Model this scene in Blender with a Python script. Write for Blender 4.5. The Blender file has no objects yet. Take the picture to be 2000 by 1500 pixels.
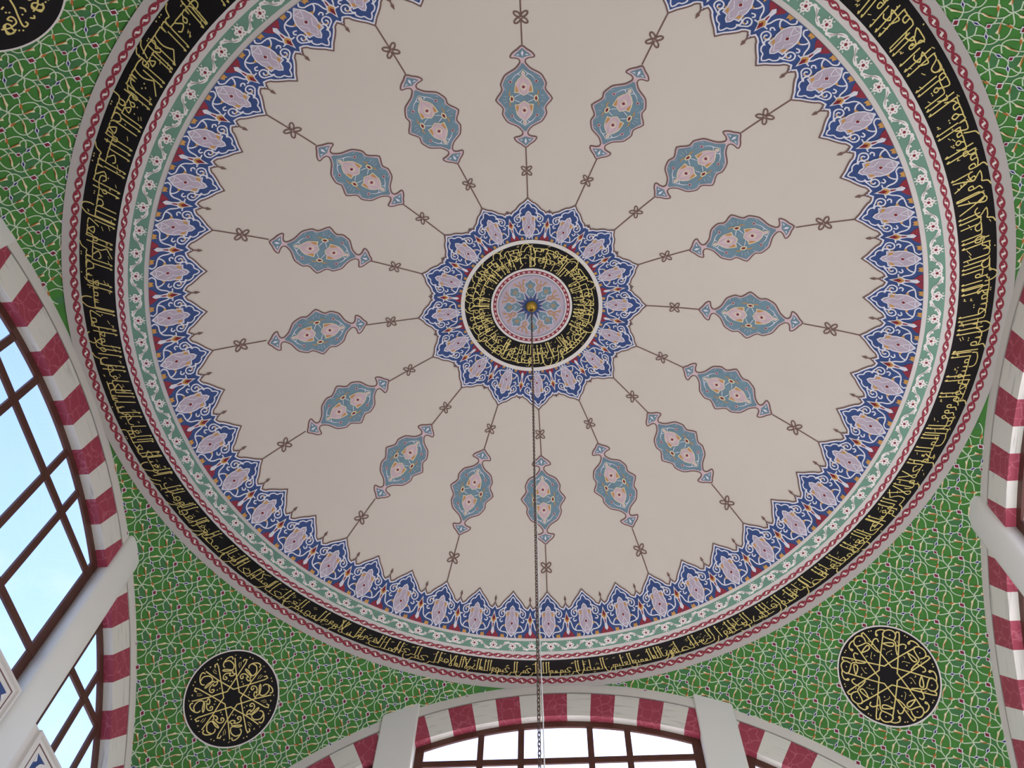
import bpy, math, random
from mathutils import Vector, Matrix
from mathutils.geometry import tessellate_polygon

random.seed(7)
PI = math.pi
rad, deg = math.radians, math.degrees
sc = bpy.context.scene
COL = sc.collection

# ------------------------------------------------------------------ camera
S = 5.0                     # radius of the inscription band, metres
Z0 = 9.7244                 # height of the band above the floor
cam_d = bpy.data.cameras.new('camera')
cam = bpy.data.objects.new('camera', cam_d)
COL.objects.link(cam)
cam_d.sensor_fit = 'HORIZONTAL'
cam_d.sensor_width = 36.0
cam_d.lens = 36.0 * 1569.06 / 2000.0
cam_d.clip_end = 400
pt, yw, rl = 1.07890608, -0.12323240, 0.05240733
fwd = Vector((math.sin(yw) * math.cos(pt), math.cos(yw) * math.cos(pt), math.sin(pt)))
rgt = Vector((math.cos(yw), -math.sin(yw), 0.0))
up_ = rgt.cross(fwd)
r2 = math.cos(rl) * rgt + math.sin(rl) * up_
u2 = -math.sin(rl) * rgt + math.cos(rl) * up_
M = Matrix((r2, u2, -fwd)).transposed().to_4x4()
M.translation = Vector((0.0596145 * S, -0.8093314 * S, Z0 - 1.62488489 * S))
cam.matrix_world = M
sc.camera = cam

# ------------------------------------------------------------------ world: sky with soft clouds
wd = bpy.data.worlds.new('sky')
sc.world = wd
wd.use_nodes = True
nt = wd.node_tree
nt.nodes.clear()
out = nt.nodes.new('ShaderNodeOutputWorld')
bg = nt.nodes.new('ShaderNodeBackground')
sky = nt.nodes.new('ShaderNodeTexSky')
sky.sky_type = 'NISHITA'
sky.sun_disc = False
sky.sun_elevation = rad(47)
sky.sun_rotation = rad(45)
sky.air_density = 1.0
sky.dust_density = 2.0
tc = nt.nodes.new('ShaderNodeTexCoord')
mp = nt.nodes.new('ShaderNodeMapping')
mp.inputs['Scale'].default_value = (1.0, 1.0, 2.2)
nz = nt.nodes.new('ShaderNodeTexNoise')
nz.inputs['Scale'].default_value = 2.6
nz.inputs['Detail'].default_value = 7
nz.inputs['Roughness'].default_value = 0.55
rp = nt.nodes.new('ShaderNodeValToRGB')
rp.color_ramp.elements[0].position = 0.50
rp.color_ramp.elements[1].position = 0.80
mx = nt.nodes.new('ShaderNodeMix')
mx.data_type = 'RGBA'
SKY_GAIN = 0.56
gain = nt.nodes.new('ShaderNodeMix')
gain.data_type = 'RGBA'
gain.blend_type = 'MULTIPLY'
gain.inputs[0].default_value = 1.0
gain.inputs[7].default_value = (SKY_GAIN * 0.96, SKY_GAIN * 0.97, SKY_GAIN * 1.14, 1)
nt.links.new(tc.outputs['Generated'], mp.inputs['Vector'])
nt.links.new(mp.outputs['Vector'], nz.inputs['Vector'])
nt.links.new(nz.outputs['Fac'], rp.inputs['Fac'])
nt.links.new(sky.outputs['Color'], gain.inputs[6])
nt.links.new(rp.outputs['Color'], mx.inputs[0])
nt.links.new(gain.outputs[2], mx.inputs[6])
mx.inputs[7].default_value = (1.25, 1.28, 1.36, 1)
nt.links.new(mx.outputs[2], bg.inputs['Color'])
bg.inputs['Strength'].default_value = 1.0
nt.links.new(bg.outputs[0], out.inputs['Surface'])

# ------------------------------------------------------------------ sun from the front right, outside the windows
sun_d = bpy.data.lights.new('sun', 'SUN')
sun_d.energy = 3.2
sun_d.angle = rad(0.6)
sun_d.color = (1.0, 0.95, 0.86)
sun_o = bpy.data.objects.new('sun', sun_d)
COL.objects.link(sun_o)
sun_o.rotation_euler = Vector((-0.62, -0.62, -0.95)).to_track_quat('-Z', 'Y').to_euler()

# ------------------------------------------------------------------ added fill lamp facing up from below the frame, brightens the dome
def disk_lamp(name, loc, size, power, colour, direction):
    d = bpy.data.lights.new(name, 'AREA')
    d.shape = 'DISK'
    d.size = size
    d.energy = power
    d.color = colour
    o = bpy.data.objects.new(name, d)
    COL.objects.link(o)
    o.location = loc
    o.rotation_euler = Vector(direction).to_track_quat('-Z', 'Y').to_euler()
    return o
disk_lamp('fill_light', (2.4, 0.2, 2.6), 3.2, 216, (0.95, 0.985, 1.0), (0, 0, 1))

vs = sc.view_settings
vs.view_transform = 'Standard'
vs.look = 'None'
vs.exposure = 0.0
vs.gamma = 1.0
vs.use_curve_mapping = False

# ------------------------------------------------------------------ materials
def lin(c):
    c /= 255.0
    return c / 12.92 if c <= 0.04045 else ((c + 0.055) / 1.055) ** 2.4
EXPO = 0.68
def alb(rgb):
    return tuple(min(0.9, lin(v) / EXPO) for v in rgb) + (1,)
MATS = {}
def mat(name, rgb, rough=0.75, metal=0.0, var=0.06, scale=2.5, bump=0.0, coat=0.0):
    m = bpy.data.materials.new(name)
    m.use_nodes = True
    t = m.node_tree
    b = t.nodes['Principled BSDF']
    b.inputs['Roughness'].default_value = rough
    b.inputs['Metallic'].default_value = metal
    b.inputs['Specular IOR Level'].default_value = 0.3
    c = alb(rgb)
    if var:
        co = t.nodes.new('ShaderNodeTexCoord')
        n = t.nodes.new('ShaderNodeTexNoise')
        n.inputs['Scale'].default_value = scale
        n.inputs['Detail'].default_value = 4
        r = t.nodes.new('ShaderNodeValToRGB')
        r.color_ramp.elements[0].position = 0.3
        r.color_ramp.elements[1].position = 0.7
        r.color_ramp.elements[0].color = tuple(v * (1 - var) for v in c[:3]) + (1,)
        r.color_ramp.elements[1].color = tuple(min(0.95, v * (1 + var)) for v in c[:3]) + (1,)
        t.links.new(co.outputs['Object'], n.inputs['Vector'])
        t.links.new(n.outputs['Fac'], r.inputs['Fac'])
        t.links.new(r.outputs['Color'], b.inputs['Base Color'])
        if bump:
            n2 = t.nodes.new('ShaderNodeTexNoise')
            n2.inputs['Scale'].default_value = 60
            bp = t.nodes.new('ShaderNodeBump')
            bp.inputs['Strength'].default_value = bump
            bp.inputs['Distance'].default_value = 0.01
            t.links.new(co.outputs['Object'], n2.inputs['Vector'])
            t.links.new(n2.outputs['Fac'], bp.inputs['Height'])
            t.links.new(bp.outputs['Normal'], b.inputs['Normal'])
    else:
        b.inputs['Base Color'].default_value = c
    MATS[name] = m
    return m

mat('plaster_cream', (187, 178, 168), var=0.03, scale=0.5, bump=0.05)
mat('plaster_white', (198, 193, 188), var=0.03, scale=0.8)
mat('plaster_grey', (163, 157, 153), var=0.03, scale=0.8)
mat('plaster_ring', (180, 174, 170), var=0.03, scale=0.8)
mat('pier_white', (203, 202, 198), var=0.03, scale=0.8)
mat('paint_black', (15, 12, 15), var=0.1)
mat('paint_gold', (200, 184, 114), rough=0.5, var=0.08, scale=8)
mat('paint_red', (126, 44, 56), var=0.08)
mat('paint_dark_red', (112, 34, 42), var=0.08)
mat('paint_sage', (97, 130, 114), var=0.05)
mat('paint_flower', (205, 200, 196), var=0.02)
mat('paint_blue', (51, 70, 116), var=0.12, scale=5)
mat('paint_lavender', (165, 151, 164), var=0.07, scale=10)
mat('paint_orange', (178, 132, 72), var=0.08)
mat('paint_brown', (104, 80, 75), var=0.05)
mat('paint_line', (200, 198, 206), var=0.02)
mat('paint_teal', (102, 126, 138), var=0.09, scale=8)
mat('paint_pink', (188, 164, 168), var=0.05, scale=10)
mat('paint_green', (62, 114, 50), var=0.10, scale=5)
mat('paint_green_deep', (62, 108, 66), var=0.06, scale=4)
mat('paint_vine', (176, 190, 166), var=0.02)
mat('paint_leaf', (214, 198, 164), var=0.03)
mat('paint_rust', (160, 98, 46), var=0.06)
mat('paint_navy', (40, 44, 92), var=0.05)
mat('joint_grey', (150, 147, 142), var=0.03)
mat('wood_brown', (76, 46, 38), rough=0.45, var=0.12, scale=6)
mat('gilt', (196, 160, 70), rough=0.25, metal=0.9, var=0.05)
mat('chain_metal', (92, 74, 66), rough=0.4, metal=0.5, var=0.08)
mat('cable_white', (225, 220, 216), rough=0.5, var=0)
mat('floor_carpet', (190, 178, 168), rough=0.9, var=0.08, scale=3)
mat('hook_dark', (30, 26, 24), rough=0.5, var=0)

def mat_marble_red():
    m = bpy.data.materials.new('marble_red')
    m.use_nodes = True
    t = m.node_tree
    b = t.nodes['Principled BSDF']
    b.inputs['Roughness'].default_value = 0.5
    co = t.nodes.new('ShaderNodeTexCoord')
    oi = t.nodes.new('ShaderNodeObjectInfo')
    ad = t.nodes.new('ShaderNodeVectorMath')
    ad.operation = 'ADD'
    ml = t.nodes.new('ShaderNodeVectorMath')
    ml.operation = 'SCALE'
    ml.inputs[0].default_value = (17.3, 5.1, 9.7)
    t.links.new(oi.outputs['Random'], ml.inputs['Scale'])
    t.links.new(co.outputs['Object'], ad.inputs[0])
    t.links.new(ml.outputs[0], ad.inputs[1])
    nzz = t.nodes.new('ShaderNodeTexNoise')
    nzz.inputs['Scale'].default_value = 7
    dm = t.nodes.new('ShaderNodeVectorMath')
    dm.operation = 'MULTIPLY_ADD'
    dm.inputs[1].default_value = (0.12, 0.12, 0.12)
    t.links.new(ad.outputs[0], nzz.inputs['Vector'])
    t.links.new(nzz.outputs['Color'], dm.inputs[0])
    t.links.new(ad.outputs[0], dm.inputs[2])
    v = t.nodes.new('ShaderNodeTexVoronoi')
    v.feature = 'DISTANCE_TO_EDGE'
    v.inputs['Scale'].default_value = 6.5
    t.links.new(dm.outputs[0], v.inputs['Vector'])
    r = t.nodes.new('ShaderNodeValToRGB')
    r.color_ramp.elements[0].position = 0.0
    r.color_ramp.elements[1].position = 0.05
    r.color_ramp.elements[0].color = alb((172, 92, 108))
    r.color_ramp.elements[1].color = alb((146, 58, 76))
    t.links.new(v.outputs['Distance'], r.inputs['Fac'])
    t.links.new(r.outputs['Color'], b.inputs['Base Color'])
    MATS['marble_red'] = m

def mat_marble_white():
    m = bpy.data.materials.new('marble_white')
    m.use_nodes = True
    t = m.node_tree
    b = t.nodes['Principled BSDF']
    b.inputs['Roughness'].default_value = 0.5
    co = t.nodes.new('ShaderNodeTexCoord')
    oi = t.nodes.new('ShaderNodeObjectInfo')
    ml = t.nodes.new('ShaderNodeVectorMath')
    ml.operation = 'SCALE'
    ml.inputs[0].default_value = (13.3, 7.1, 3.7)
    t.links.new(oi.outputs['Random'], ml.inputs['Scale'])
    ad = t.nodes.new('ShaderNodeVectorMath')
    ad.operation = 'ADD'
    t.links.new(co.outputs['Object'], ad.inputs[0])
    t.links.new(ml.outputs[0], ad.inputs[1])
    mp_ = t.nodes.new('ShaderNodeMapping')
    mp_.inputs['Scale'].default_value = (0.8, 9, 9)
    t.links.new(ad.outputs[0], mp_.inputs['Vector'])
    n = t.nodes.new('ShaderNodeTexNoise')
    n.inputs['Scale'].default_value = 3
    n.inputs['Detail'].default_value = 5
    n.inputs['Distortion'].default_value = 0.4
    t.links.new(mp_.outputs[0], n.inputs['Vector'])
    r = t.nodes.new('ShaderNodeValToRGB')
    els = r.color_ramp.elements
    els[0].position, els[1].position = 0.27, 0.42
    els[0].color, els[1].color = alb((172, 171, 166)), alb((203, 201, 194))
    t.links.new(n.outputs['Fac'], r.inputs['Fac'])
    t.links.new(r.outputs['Color'], b.inputs['Base Color'])
    MATS['marble_white'] = m

def mat_glass():
    m = bpy.data.materials.new('window_glass')
    m.use_nodes = True
    t = m.node_tree
    t.nodes.clear()
    o = t.nodes.new('ShaderNodeOutputMaterial')
    tr = t.nodes.new('ShaderNodeBsdfTransparent')
    tr.inputs['Color'].default_value = (0.94, 0.97, 0.98, 1)
    gl = t.nodes.new('ShaderNodeBsdfGlossy')
    gl.inputs['Roughness'].default_value = 0.05
    fr = t.nodes.new('ShaderNodeFresnel')
    fr.inputs['IOR'].default_value = 1.35
    x = t.nodes.new('ShaderNodeMixShader')
    t.links.new(fr.outputs[0], x.inputs[0])
    t.links.new(tr.outputs[0], x.inputs[1])
    t.links.new(gl.outputs[0], x.inputs[2])
    t.links.new(x.outputs[0], o.inputs['Surface'])
    MATS['glass'] = m
mat_marble_red()
mat_marble_white()
mat_glass()

# ------------------------------------------------------------------ mesh helpers
def smooth(pts, n=4, closed=False):
    """Catmull-Rom through the points"""
    P = list(pts)
    L = len(P)
    if L < 3:
        return P
    res = []
    rng = range(L if closed else L - 1)
    for i in rng:
        p1, p2 = P[i], P[(i + 1) % L]
        p0 = P[i - 1] if (i > 0 or closed) else p1
        p3 = P[(i + 2) % L] if (i + 2 < L or closed) else p2
        for k in range(n):
            t = k / n
            res.append(tuple(0.5 * ((2 * b) + (-a + c) * t + (2 * a - 5 * b + 4 * c - d) * t * t + (-a + 3 * b - 3 * c + d) * t ** 3)
                             for a, b, c, d in zip(p0, p1, p2, p3)))
    if not closed:
        res.append(P[-1])
    return res

def offset_poly(P, d):
    """move a closed outline inwards by d (mitred)"""
    n = len(P)
    area = sum(P[i][0] * P[(i + 1) % n][1] - P[(i + 1) % n][0] * P[i][1] for i in range(n))
    sg = 1 if area > 0 else -1
    res = []
    for i in range(n):
        a, b, c = P[i - 1], P[i], P[(i + 1) % n]
        e1 = (b[0] - a[0], b[1] - a[1])
        e2 = (c[0] - b[0], c[1] - b[1])
        l1 = math.hypot(*e1) or 1e-9
        l2 = math.hypot(*e2) or 1e-9
        n1 = (-e1[1] / l1 * sg, e1[0] / l1 * sg)
        n2 = (-e2[1] / l2 * sg, e2[0] / l2 * sg)
        mx_, my_ = n1[0] + n2[0], n1[1] + n2[1]
        q = max(0.35, (mx_ * mx_ + my_ * my_) / 2)
        res.append((b[0] + mx_ / q * d, b[1] + my_ / q * d))
    return res

class MB:
    def __init__(self):
        self.v, self.f, self.m, self.slots = [], [], [], []
    def slot(self, name):
        if name not in self.slots:
            self.slots.append(name)
        return self.slots.index(name)
    def face(self, pts, mname):
        i = len(self.v)
        self.v.extend(pts)
        self.f.append(tuple(range(i, i + len(pts))))
        self.m.append(self.slot(mname))
    def quadgrid(self, rows, mname, closed=False):
        """rows of equal-length point lists"""
        i0 = len(self.v)
        w = len(rows[0])
        s_ = self.slot(mname)
        for r in rows:
            self.v.extend(r)
        for a in range(len(rows) - 1):
            for b in range(w if closed else w - 1):
                b2 = (b + 1) % w
                self.f.append((i0 + a * w + b, i0 + a * w + b2, i0 + (a + 1) * w + b2, i0 + (a + 1) * w + b))
                self.m.append(s_)
    def tri2d(self, tris, fmap, mname, maxlen=None):
        s_ = self.slot(mname)
        st = list(tris)
        while st:
            a, b, c = st.pop()
            if maxlen:
                ls = (math.dist(a, b), math.dist(b, c), math.dist(c, a))
                k = max(range(3), key=lambda i: ls[i])
                if ls[k] > maxlen:
                    p, q_, r_ = ((a, b, c), (b, c, a), (c, a, b))[k]
                    m_ = ((p[0] + q_[0]) / 2, (p[1] + q_[1]) / 2)
                    st.append((p, m_, r_))
                    st.append((m_, q_, r_))
                    continue
            i = len(self.v)
            self.v.extend((fmap(*a), fmap(*b), fmap(*c)))
            self.f.append((i, i + 1, i + 2))
            self.m.append(s_)
    def fill(self, P, fmap, mname, maxlen=None):
        T = tessellate_polygon([[Vector((x, y, 0)) for x, y in P]])
        self.tri2d([(P[a], P[b], P[c]) for a, b, c in T], fmap, mname, maxlen)
    def ribbon(self, P, w, fmap, mname, closed=False, taper=False, trim=0):
        P = [p for i, p in enumerate(P) if i == 0 or math.dist(p, P[i - 1]) > 1e-7]
        n = len(P)
        if n < 2:
            return
        L, R_ = [], []
        for i in range(n):
            a = P[i - 1] if (i > 0 or closed) else P[i]
            c = P[(i + 1) % n] if (i < n - 1 or closed) else P[i]
            b = P[i]
            d1 = (b[0] - a[0], b[1] - a[1])
            d2 = (c[0] - b[0], c[1] - b[1])
            l1, l2 = math.hypot(*d1), math.hypot(*d2)
            u1 = (d1[0] / l1, d1[1] / l1) if l1 else (d2[0] / l2, d2[1] / l2)
            u2_ = (d2[0] / l2, d2[1] / l2) if l2 else u1
            tx, ty = u1[0] + u2_[0], u1[1] + u2_[1]
            tl = math.hypot(tx, ty) or 1e-9
            tx, ty = tx / tl, ty / tl
            k = 1 / max(0.5, abs(tx * u1[0] + ty * u1[1]))
            h = w / 2 * k
            if taper and not closed:
                h *= min(1.0, 0.35 + 2.2 * min(i, n - 1 - i) / n)
            L.append(fmap(b[0] - ty * h, b[1] + tx * h))
            R_.append(fmap(b[0] + ty * h, b[1] - tx * h))
        if closed:
            L.append(L[0])
            R_.append(R_[0])
        if trim:
            L, R_ = L[trim:-trim], R_[trim:-trim]
        self.quadgrid([L, R_], mname)
    def build(self, name):
        me = bpy.data.meshes.new(name)
        me.from_pydata([tuple(p) for p in self.v], [], self.f)
        for s_ in self.slots:
            me.materials.append(MATS[s_])
        me.polygons.foreach_set('material_index', self.m)
        me.update()
        return me

def put(name, me, parent=None, rotz=0.0, loc=(0, 0, 0), label=None, kind=None, cat=None, group=None):
    if isinstance(me, MB):
        me = me.build(name)
    o = bpy.data.objects.new(name, me)
    COL.objects.link(o)
    o.location = loc
    o.rotation_euler = (0, 0, rotz)
    if parent:
        o.parent = parent
    if label:
        o['label'] = label
    if kind:
        o['kind'] = kind
    if cat:
        o['category'] = cat
    if group:
        o['group'] = group
    return o

def weld(me):
    import bmesh
    bm = bmesh.new()
    bm.from_mesh(me)
    bmesh.ops.remove_doubles(bm, verts=bm.verts, dist=1e-5)
    bmesh.ops.recalc_face_normals(bm, faces=bm.faces)
    bm.to_mesh(me)
    bm.free()
    return me

def shade_smooth(me):
    me.polygons.foreach_set('use_smooth', [True] * len(me.polygons))

def box(mb, x0, x1, y0, y1, z0, z1, mname, f=lambda p: p):
    c = [f(Vector((x, y, z))) for z in (z0, z1) for y in (y0, y1) for x in (x0, x1)]
    for q_ in ((0, 2, 3, 1), (4, 5, 7, 6), (0, 1, 5, 4), (2, 6, 7, 3), (0, 4, 6, 2), (1, 3, 7, 5)):
        mb.face([c[i] for i in q_], mname)

# ------------------------------------------------------------------ surfaces (unit radius 1 = S metres)
RS, ZT = 1.27 * S, Z0 + 0.328 * S           # dome sphere
CZ = ZT - RS
def dome(s, th, lay=0.0):
    """s = metres along the meridian from the crown"""
    a = s / RS
    k = RS - lay
    return Vector((k * math.sin(a) * math.cos(th), k * math.sin(a) * math.sin(th), CZ + k * math.cos(a)))
def s_of(r):
    return RS * math.asin(r * S / RS)
A_W, ZC, RE, RO, RC, DS = 1.02, -1.1622, 1.149, 1.1177, 1.0427, 0.0228
RP = math.hypot(A_W, RE) * S                # pendentive sphere
PZ = Z0 + ZC * S
EL = rad(35)
def pend_frame(sx, sy):
    h = math.sqrt(0.5)
    n = Vector((math.cos(EL) * sx * h, math.cos(EL) * sy * h, math.sin(EL)))
    u = Vector((-math.sin(EL) * sx * h, -math.sin(EL) * sy * h, math.cos(EL)))
    return n, u, u.cross(n)
def pend_map(fr, X, Y, lay=0.0):
    n, u, t = fr
    d = math.hypot(X, Y)
    if d < 1e-9:
        q_ = n
    else:
        a = d / RP
        q_ = n * math.cos(a) + (t * (X / d) + u * (Y / d)) * math.sin(a)
    q_ = q_ * (RP - lay)
    return Vector((q_.x, q_.y, q_.z + PZ))

# ring profile: scallop foot, sage band, white band, black band, outer white band
PROF = {'F': (0.853, -0.0010), 'D': (0.8625, -0.0020), 'C': (0.8935, -0.0105), 'B': (0.917, -0.0195), 'A': (1.0, -0.0010), 'W': (1.0262, -0.0240)}
def ring(k0, k1, v, th, lay=0.0):
    (ra, za), (rb, zb) = PROF[k0], PROF[k1]
    r, z = ra + (rb - ra) * v, za + (zb - za) * v
    dr, dz = rb - ra, zb - za
    l = math.hypot(dr, dz)
    nr, nz_ = dz / l, -dr / l
    if nz_ > 0:
        nr, nz_ = -nr, -nz_
    R_ = r * S + nr * lay
    return Vector((R_ * math.cos(th), R_ * math.sin(th), Z0 + z * S + nz_ * lay))
L1 = 0.004
def lay(k):
    return L1 + 0.0028 * k

# ================================================================== structure: the dome shell
mb = MB()
NS = 288
rows = []
for i in range(61):
    s_ = s_of(0.8535) * i / 60
    rows.append([dome(s_, 2 * PI * j / NS) for j in range(NS)])
mb.quadgrid(rows, 'plaster_cream', closed=True)
me = mb.build('ceiling')
weld(me)
shade_smooth(me)
ceiling = put('ceiling', me, label='shallow cream dome painted with sixteen medallion spokes', kind='structure')

def ring_mesh(name, k0, k1, mname, lips=True):
    m_ = MB()
    m_.quadgrid([[ring(k0, k1, v, 2 * PI * j / NS) for j in range(NS)] for v in (0, 0.5, 1)], mname, closed=True)
    e_ = weld(m_.build(name))
    shade_smooth(e_)
    return e_
trim_out = put('trim_1', ring_mesh('trim_1', 'A', 'W', 'plaster_grey'), label='outer white ring with a red rope border around the dome', kind='structure')
trim_blk = put('trim_2', ring_mesh('trim_2', 'B', 'A', 'paint_black'), label='wide black ring with golden calligraphy around the dome', kind='structure')
trim_inn = put('trim_3', ring_mesh('trim_3', 'C', 'B', 'plaster_ring'), label='inner white ring with a red rope border', kind='structure')
trim_sage = put('trim_4', ring_mesh('trim_4', 'D', 'C', 'paint_sage'), label='sage green ring with white flowers on a wavy vine', kind='structure')
trim_lip = put('trim_5', ring_mesh('trim_5', 'F', 'D', 'plaster_ring'), label='thin white moulding between sage band and blue scallops', kind='structure')

# ================================================================== pendentives
VINE_R0, VINE_A, VINE_B = (455, 250), (710, 310), (-215, 520)
det = VINE_A[0] * VINE_B[1] - VINE_A[1] * VINE_B[0]
def cell(p):
    x, y = p[0] - VINE_R0[0], p[1] - VINE_R0[1]
    return ((x * VINE_B[1] - y * VINE_B[0]) / det, (VINE_A[0] * y - VINE_A[1] * x) / det)
VINES = [
    [(1120, 528), (1060, 530), (985, 548), (930, 578), (830, 648), (785, 688)],
    [(785, 690), (768, 725), (785, 790), (795, 870), (812, 940), (868, 1018), (905, 1035)],
    [(500, 250), (545, 243), (600, 210), (640, 185), (700, 160), (770, 128), (880, 130), (920, 150)],
    [(630, 215), (680, 300), (755, 362), (830, 378), (900, 358), (945, 310), (990, 303)],
    [(498, 300), (515, 365), (520, 410), (545, 485), (572, 555)],
    [(540, 408), (640, 388), (730, 396), (792, 432), (825, 490), (835, 585)],
    [(352, 510), (420, 545), (500, 575), (600, 570), (690, 540), (770, 485), (815, 462), (870, 458), (945, 492), (985, 545), (1015, 605), (1050, 690), (1050, 740), (1062, 800)],
    [(352, 510), (400, 500), (440, 445), (500, 415)],
    [(352, 510), (355, 600), (362, 668), (385, 710)],
    [(180, 360), (210, 425), (240, 475), (300, 500), (352, 510)],
    [(100, 517), (180, 490), (240, 484)],
    [(400, 540), (480, 578), (545, 655), (595, 750), (618, 795), (605, 835), (632, 892), (705, 940), (795, 950), (890, 922), (965, 885), (1010, 845), (1062, 805)],
    [(590, 590), (640, 638), (690, 662)],
]
LEAVES = [  # cream leaf, rust edge
    ([(600, 212), (612, 178), (640, 160), (650, 185), (690, 170), (640, 205)], [(612, 200), (640, 172), (690, 166), (635, 210)]),
    ([(500, 370), (525, 365), (545, 408), (530, 420), (545, 470), (515, 430), (498, 420)], [(525, 395), (548, 415), (548, 470), (520, 430)]),
    ([(600, 578), (690, 545), (745, 515), (775, 478), (758, 470), (690, 525), (600, 562)], [(610, 562), (690, 530), (750, 470), (700, 510)]),
    ([(1008, 570), (1030, 620), (1062, 660), (1095, 690), (1065, 705), (1040, 690), (1020, 620)], [(1010, 590), (1022, 650), (1048, 695), (1030, 620)]),
    ([(830, 948), (900, 920), (975, 905), (995, 865), (960, 872), (895, 905), (830, 935)], [(835, 936), (900, 898), (965, 868), (905, 890)]),
    ([(545, 640), (600, 735), (650, 790), (622, 800), (600, 780), (575, 720)], [(540, 650), (560, 720), (605, 800), (585, 730)]),
]
def dia(cx, cy, ax, ay, bx, by):
    return [(cx + ax, cy + ay), (cx + bx, cy + by), (cx - ax, cy - ay), (cx - bx, cy - by)]
BUDS = [
    (dia(455, 250, 72, 42, -22, 52), dia(455, 250, 48, 28, -12, 34), 'paint_dark_red'),
    (dia(715, 670, 62, 30, -14, 36), dia(715, 670, 38, 18, -8, 24), 'paint_dark_red'),
    (dia(880, 610, 62, -42, 24, 28), dia(880, 610, 40, -28, 12, 14), 'paint_navy'),
    (dia(785, 820, 4, 70, -36, -4), dia(785, 820, 3, 46, -18, -2), 'paint_navy'),
]
DEEP = [
    [(480, 575), (600, 572), (642, 636), (545, 650)],
    [(605, 880), (632, 892), (705, 940), (795, 950), (870, 1018), (770, 1040), (690, 968), (600, 965)],
    [(352, 510), (240, 484), (180, 360), (300, 250), (345, 430)],
    [(770, 128), (880, 130), (920, 150), (985, 180), (1000, 290), (945, 310), (870, 290), (830, 190)],
    [(930, 578), (985, 548), (1050, 690), (1062, 800), (985, 775), (905, 660)],
]
def clip_tri(tri, fs):
    """tri: list of 3-D points clipped to every f(p) >= 0"""
    poly = tri
    for f in fs:
        vals = [f(p) for p in poly]
        if all(v >= 0 for v in vals):
            continue
        if all(v < 0 for v in vals):
            return None
        res = []
        n = len(poly)
        for i in range(n):
            a, b = poly[i], poly[(i + 1) % n]
            va, vb = vals[i], vals[(i + 1) % n]
            if va >= 0:
                res.append(a)
            if (va >= 0) != (vb >= 0):
                t = va / (va - vb)
                res.append(a + (b - a) * t)
        poly = res
        if len(poly) < 3:
            return None
    return poly
WALL = A_W * S
RING_W = PROF['W'][0] * S
CLIPS = [lambda p: WALL - abs(p.x), lambda p: WALL - abs(p.y), lambda p: p.x * p.x + p.y * p.y - RING_W ** 2]

def clipped(mb_src):
    res = MB()
    for f, m_ in zip(mb_src.f, mb_src.m):
        pts = [mb_src.v[i] for i in f]
        tris = [pts] if len(pts) == 3 else [[pts[0], pts[i], pts[i + 1]] for i in range(1, len(pts) - 1)]
        for t in tris:
            c = clip_tri(t, CLIPS)
            if c:
                res.face(c, mb_src.slots[m_])
    return res

CA, CB = 0.414, 0.372
ROUND_A = ([[(0.404, 0.215), (0.428, 0.239), (0.414, 0.268), (0.378, 0.246), (0.239, 0.104), (0.098, -0.045), (0.102, -0.116), (0.103, -0.268), (0.124, -0.484)], [(0.265, 0.402), (0.293, 0.425), (0.328, 0.396), (0.344, 0.335), (0.332, 0.286), (0.299, 0.27)], [(0.34, 0.328), (0.296, 0.369), (0.23, 0.361), (0.197, 0.328), (0.199, 0.29), (0.269, 0.261), (0.301, 0.231), (0.273, 0.234), (0.192, 0.281)], [(0.183, 0.285), (0.173, 0.263), (0.137, 0.262), (0.155, 0.228), (0.192, 0.22), (0.191, 0.254)], [(0.197, 0.245), (0.239, 0.219), (0.253, 0.179), (0.231, 0.147), (0.201, 0.156), (0.201, 0.178), (0.23, 0.18)], [(0.41, 0.172), (0.381, 0.158), (0.342, 0.161)], [(0.476, 0.191), (0.46, 0.201), (0.462, 0.179)], [(0.154, 0.427), (0.128, 0.38)], [(0.269, 0.451), (0.26, 0.473)]],
           [(0.431, 0.312), (0.404, 0.343), (0.16, 0.157), (0.125, 0.167)])
ROUND_B = ([[(-0.05, 0.526), (-0.056, 0.55), (-0.084, 0.552), (-0.091, 0.512), (-0.095, 0.28), (-0.101, 0.052), (-0.142, 0.013), (-0.269, -0.119), (-0.413, -0.278)], [(-0.216, 0.44), (-0.196, 0.437), (-0.198, 0.457), (-0.219, 0.449)], [(-0.201, 0.46), (-0.233, 0.483), (-0.288, 0.469), (-0.324, 0.436)], [(-0.322, 0.434), (-0.272, 0.417), (-0.266, 0.383), (-0.297, 0.332), (-0.331, 0.285), (-0.322, 0.243), (-0.281, 0.189), (-0.251, 0.134)], [(-0.322, 0.434), (-0.376, 0.41), (-0.402, 0.363), (-0.388, 0.319), (-0.342, 0.291)], [(-0.196, 0.33), (-0.259, 0.302), (-0.306, 0.266), (-0.281, 0.241), (-0.24, 0.266), (-0.196, 0.33)], [(-0.319, 0.219), (-0.393, 0.2), (-0.411, 0.164), (-0.377, 0.142)], [(-0.145, 0.197), (-0.164, 0.216), (-0.237, 0.21)], [(-0.152, 0.272), (-0.17, 0.272), (-0.169, 0.251)], [(-0.361, 0.267), (-0.35, 0.242)]],
           [(-0.334, 0.362), (-0.152, 0.528), (-0.18, 0.517), (-0.201, 0.175)])
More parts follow.
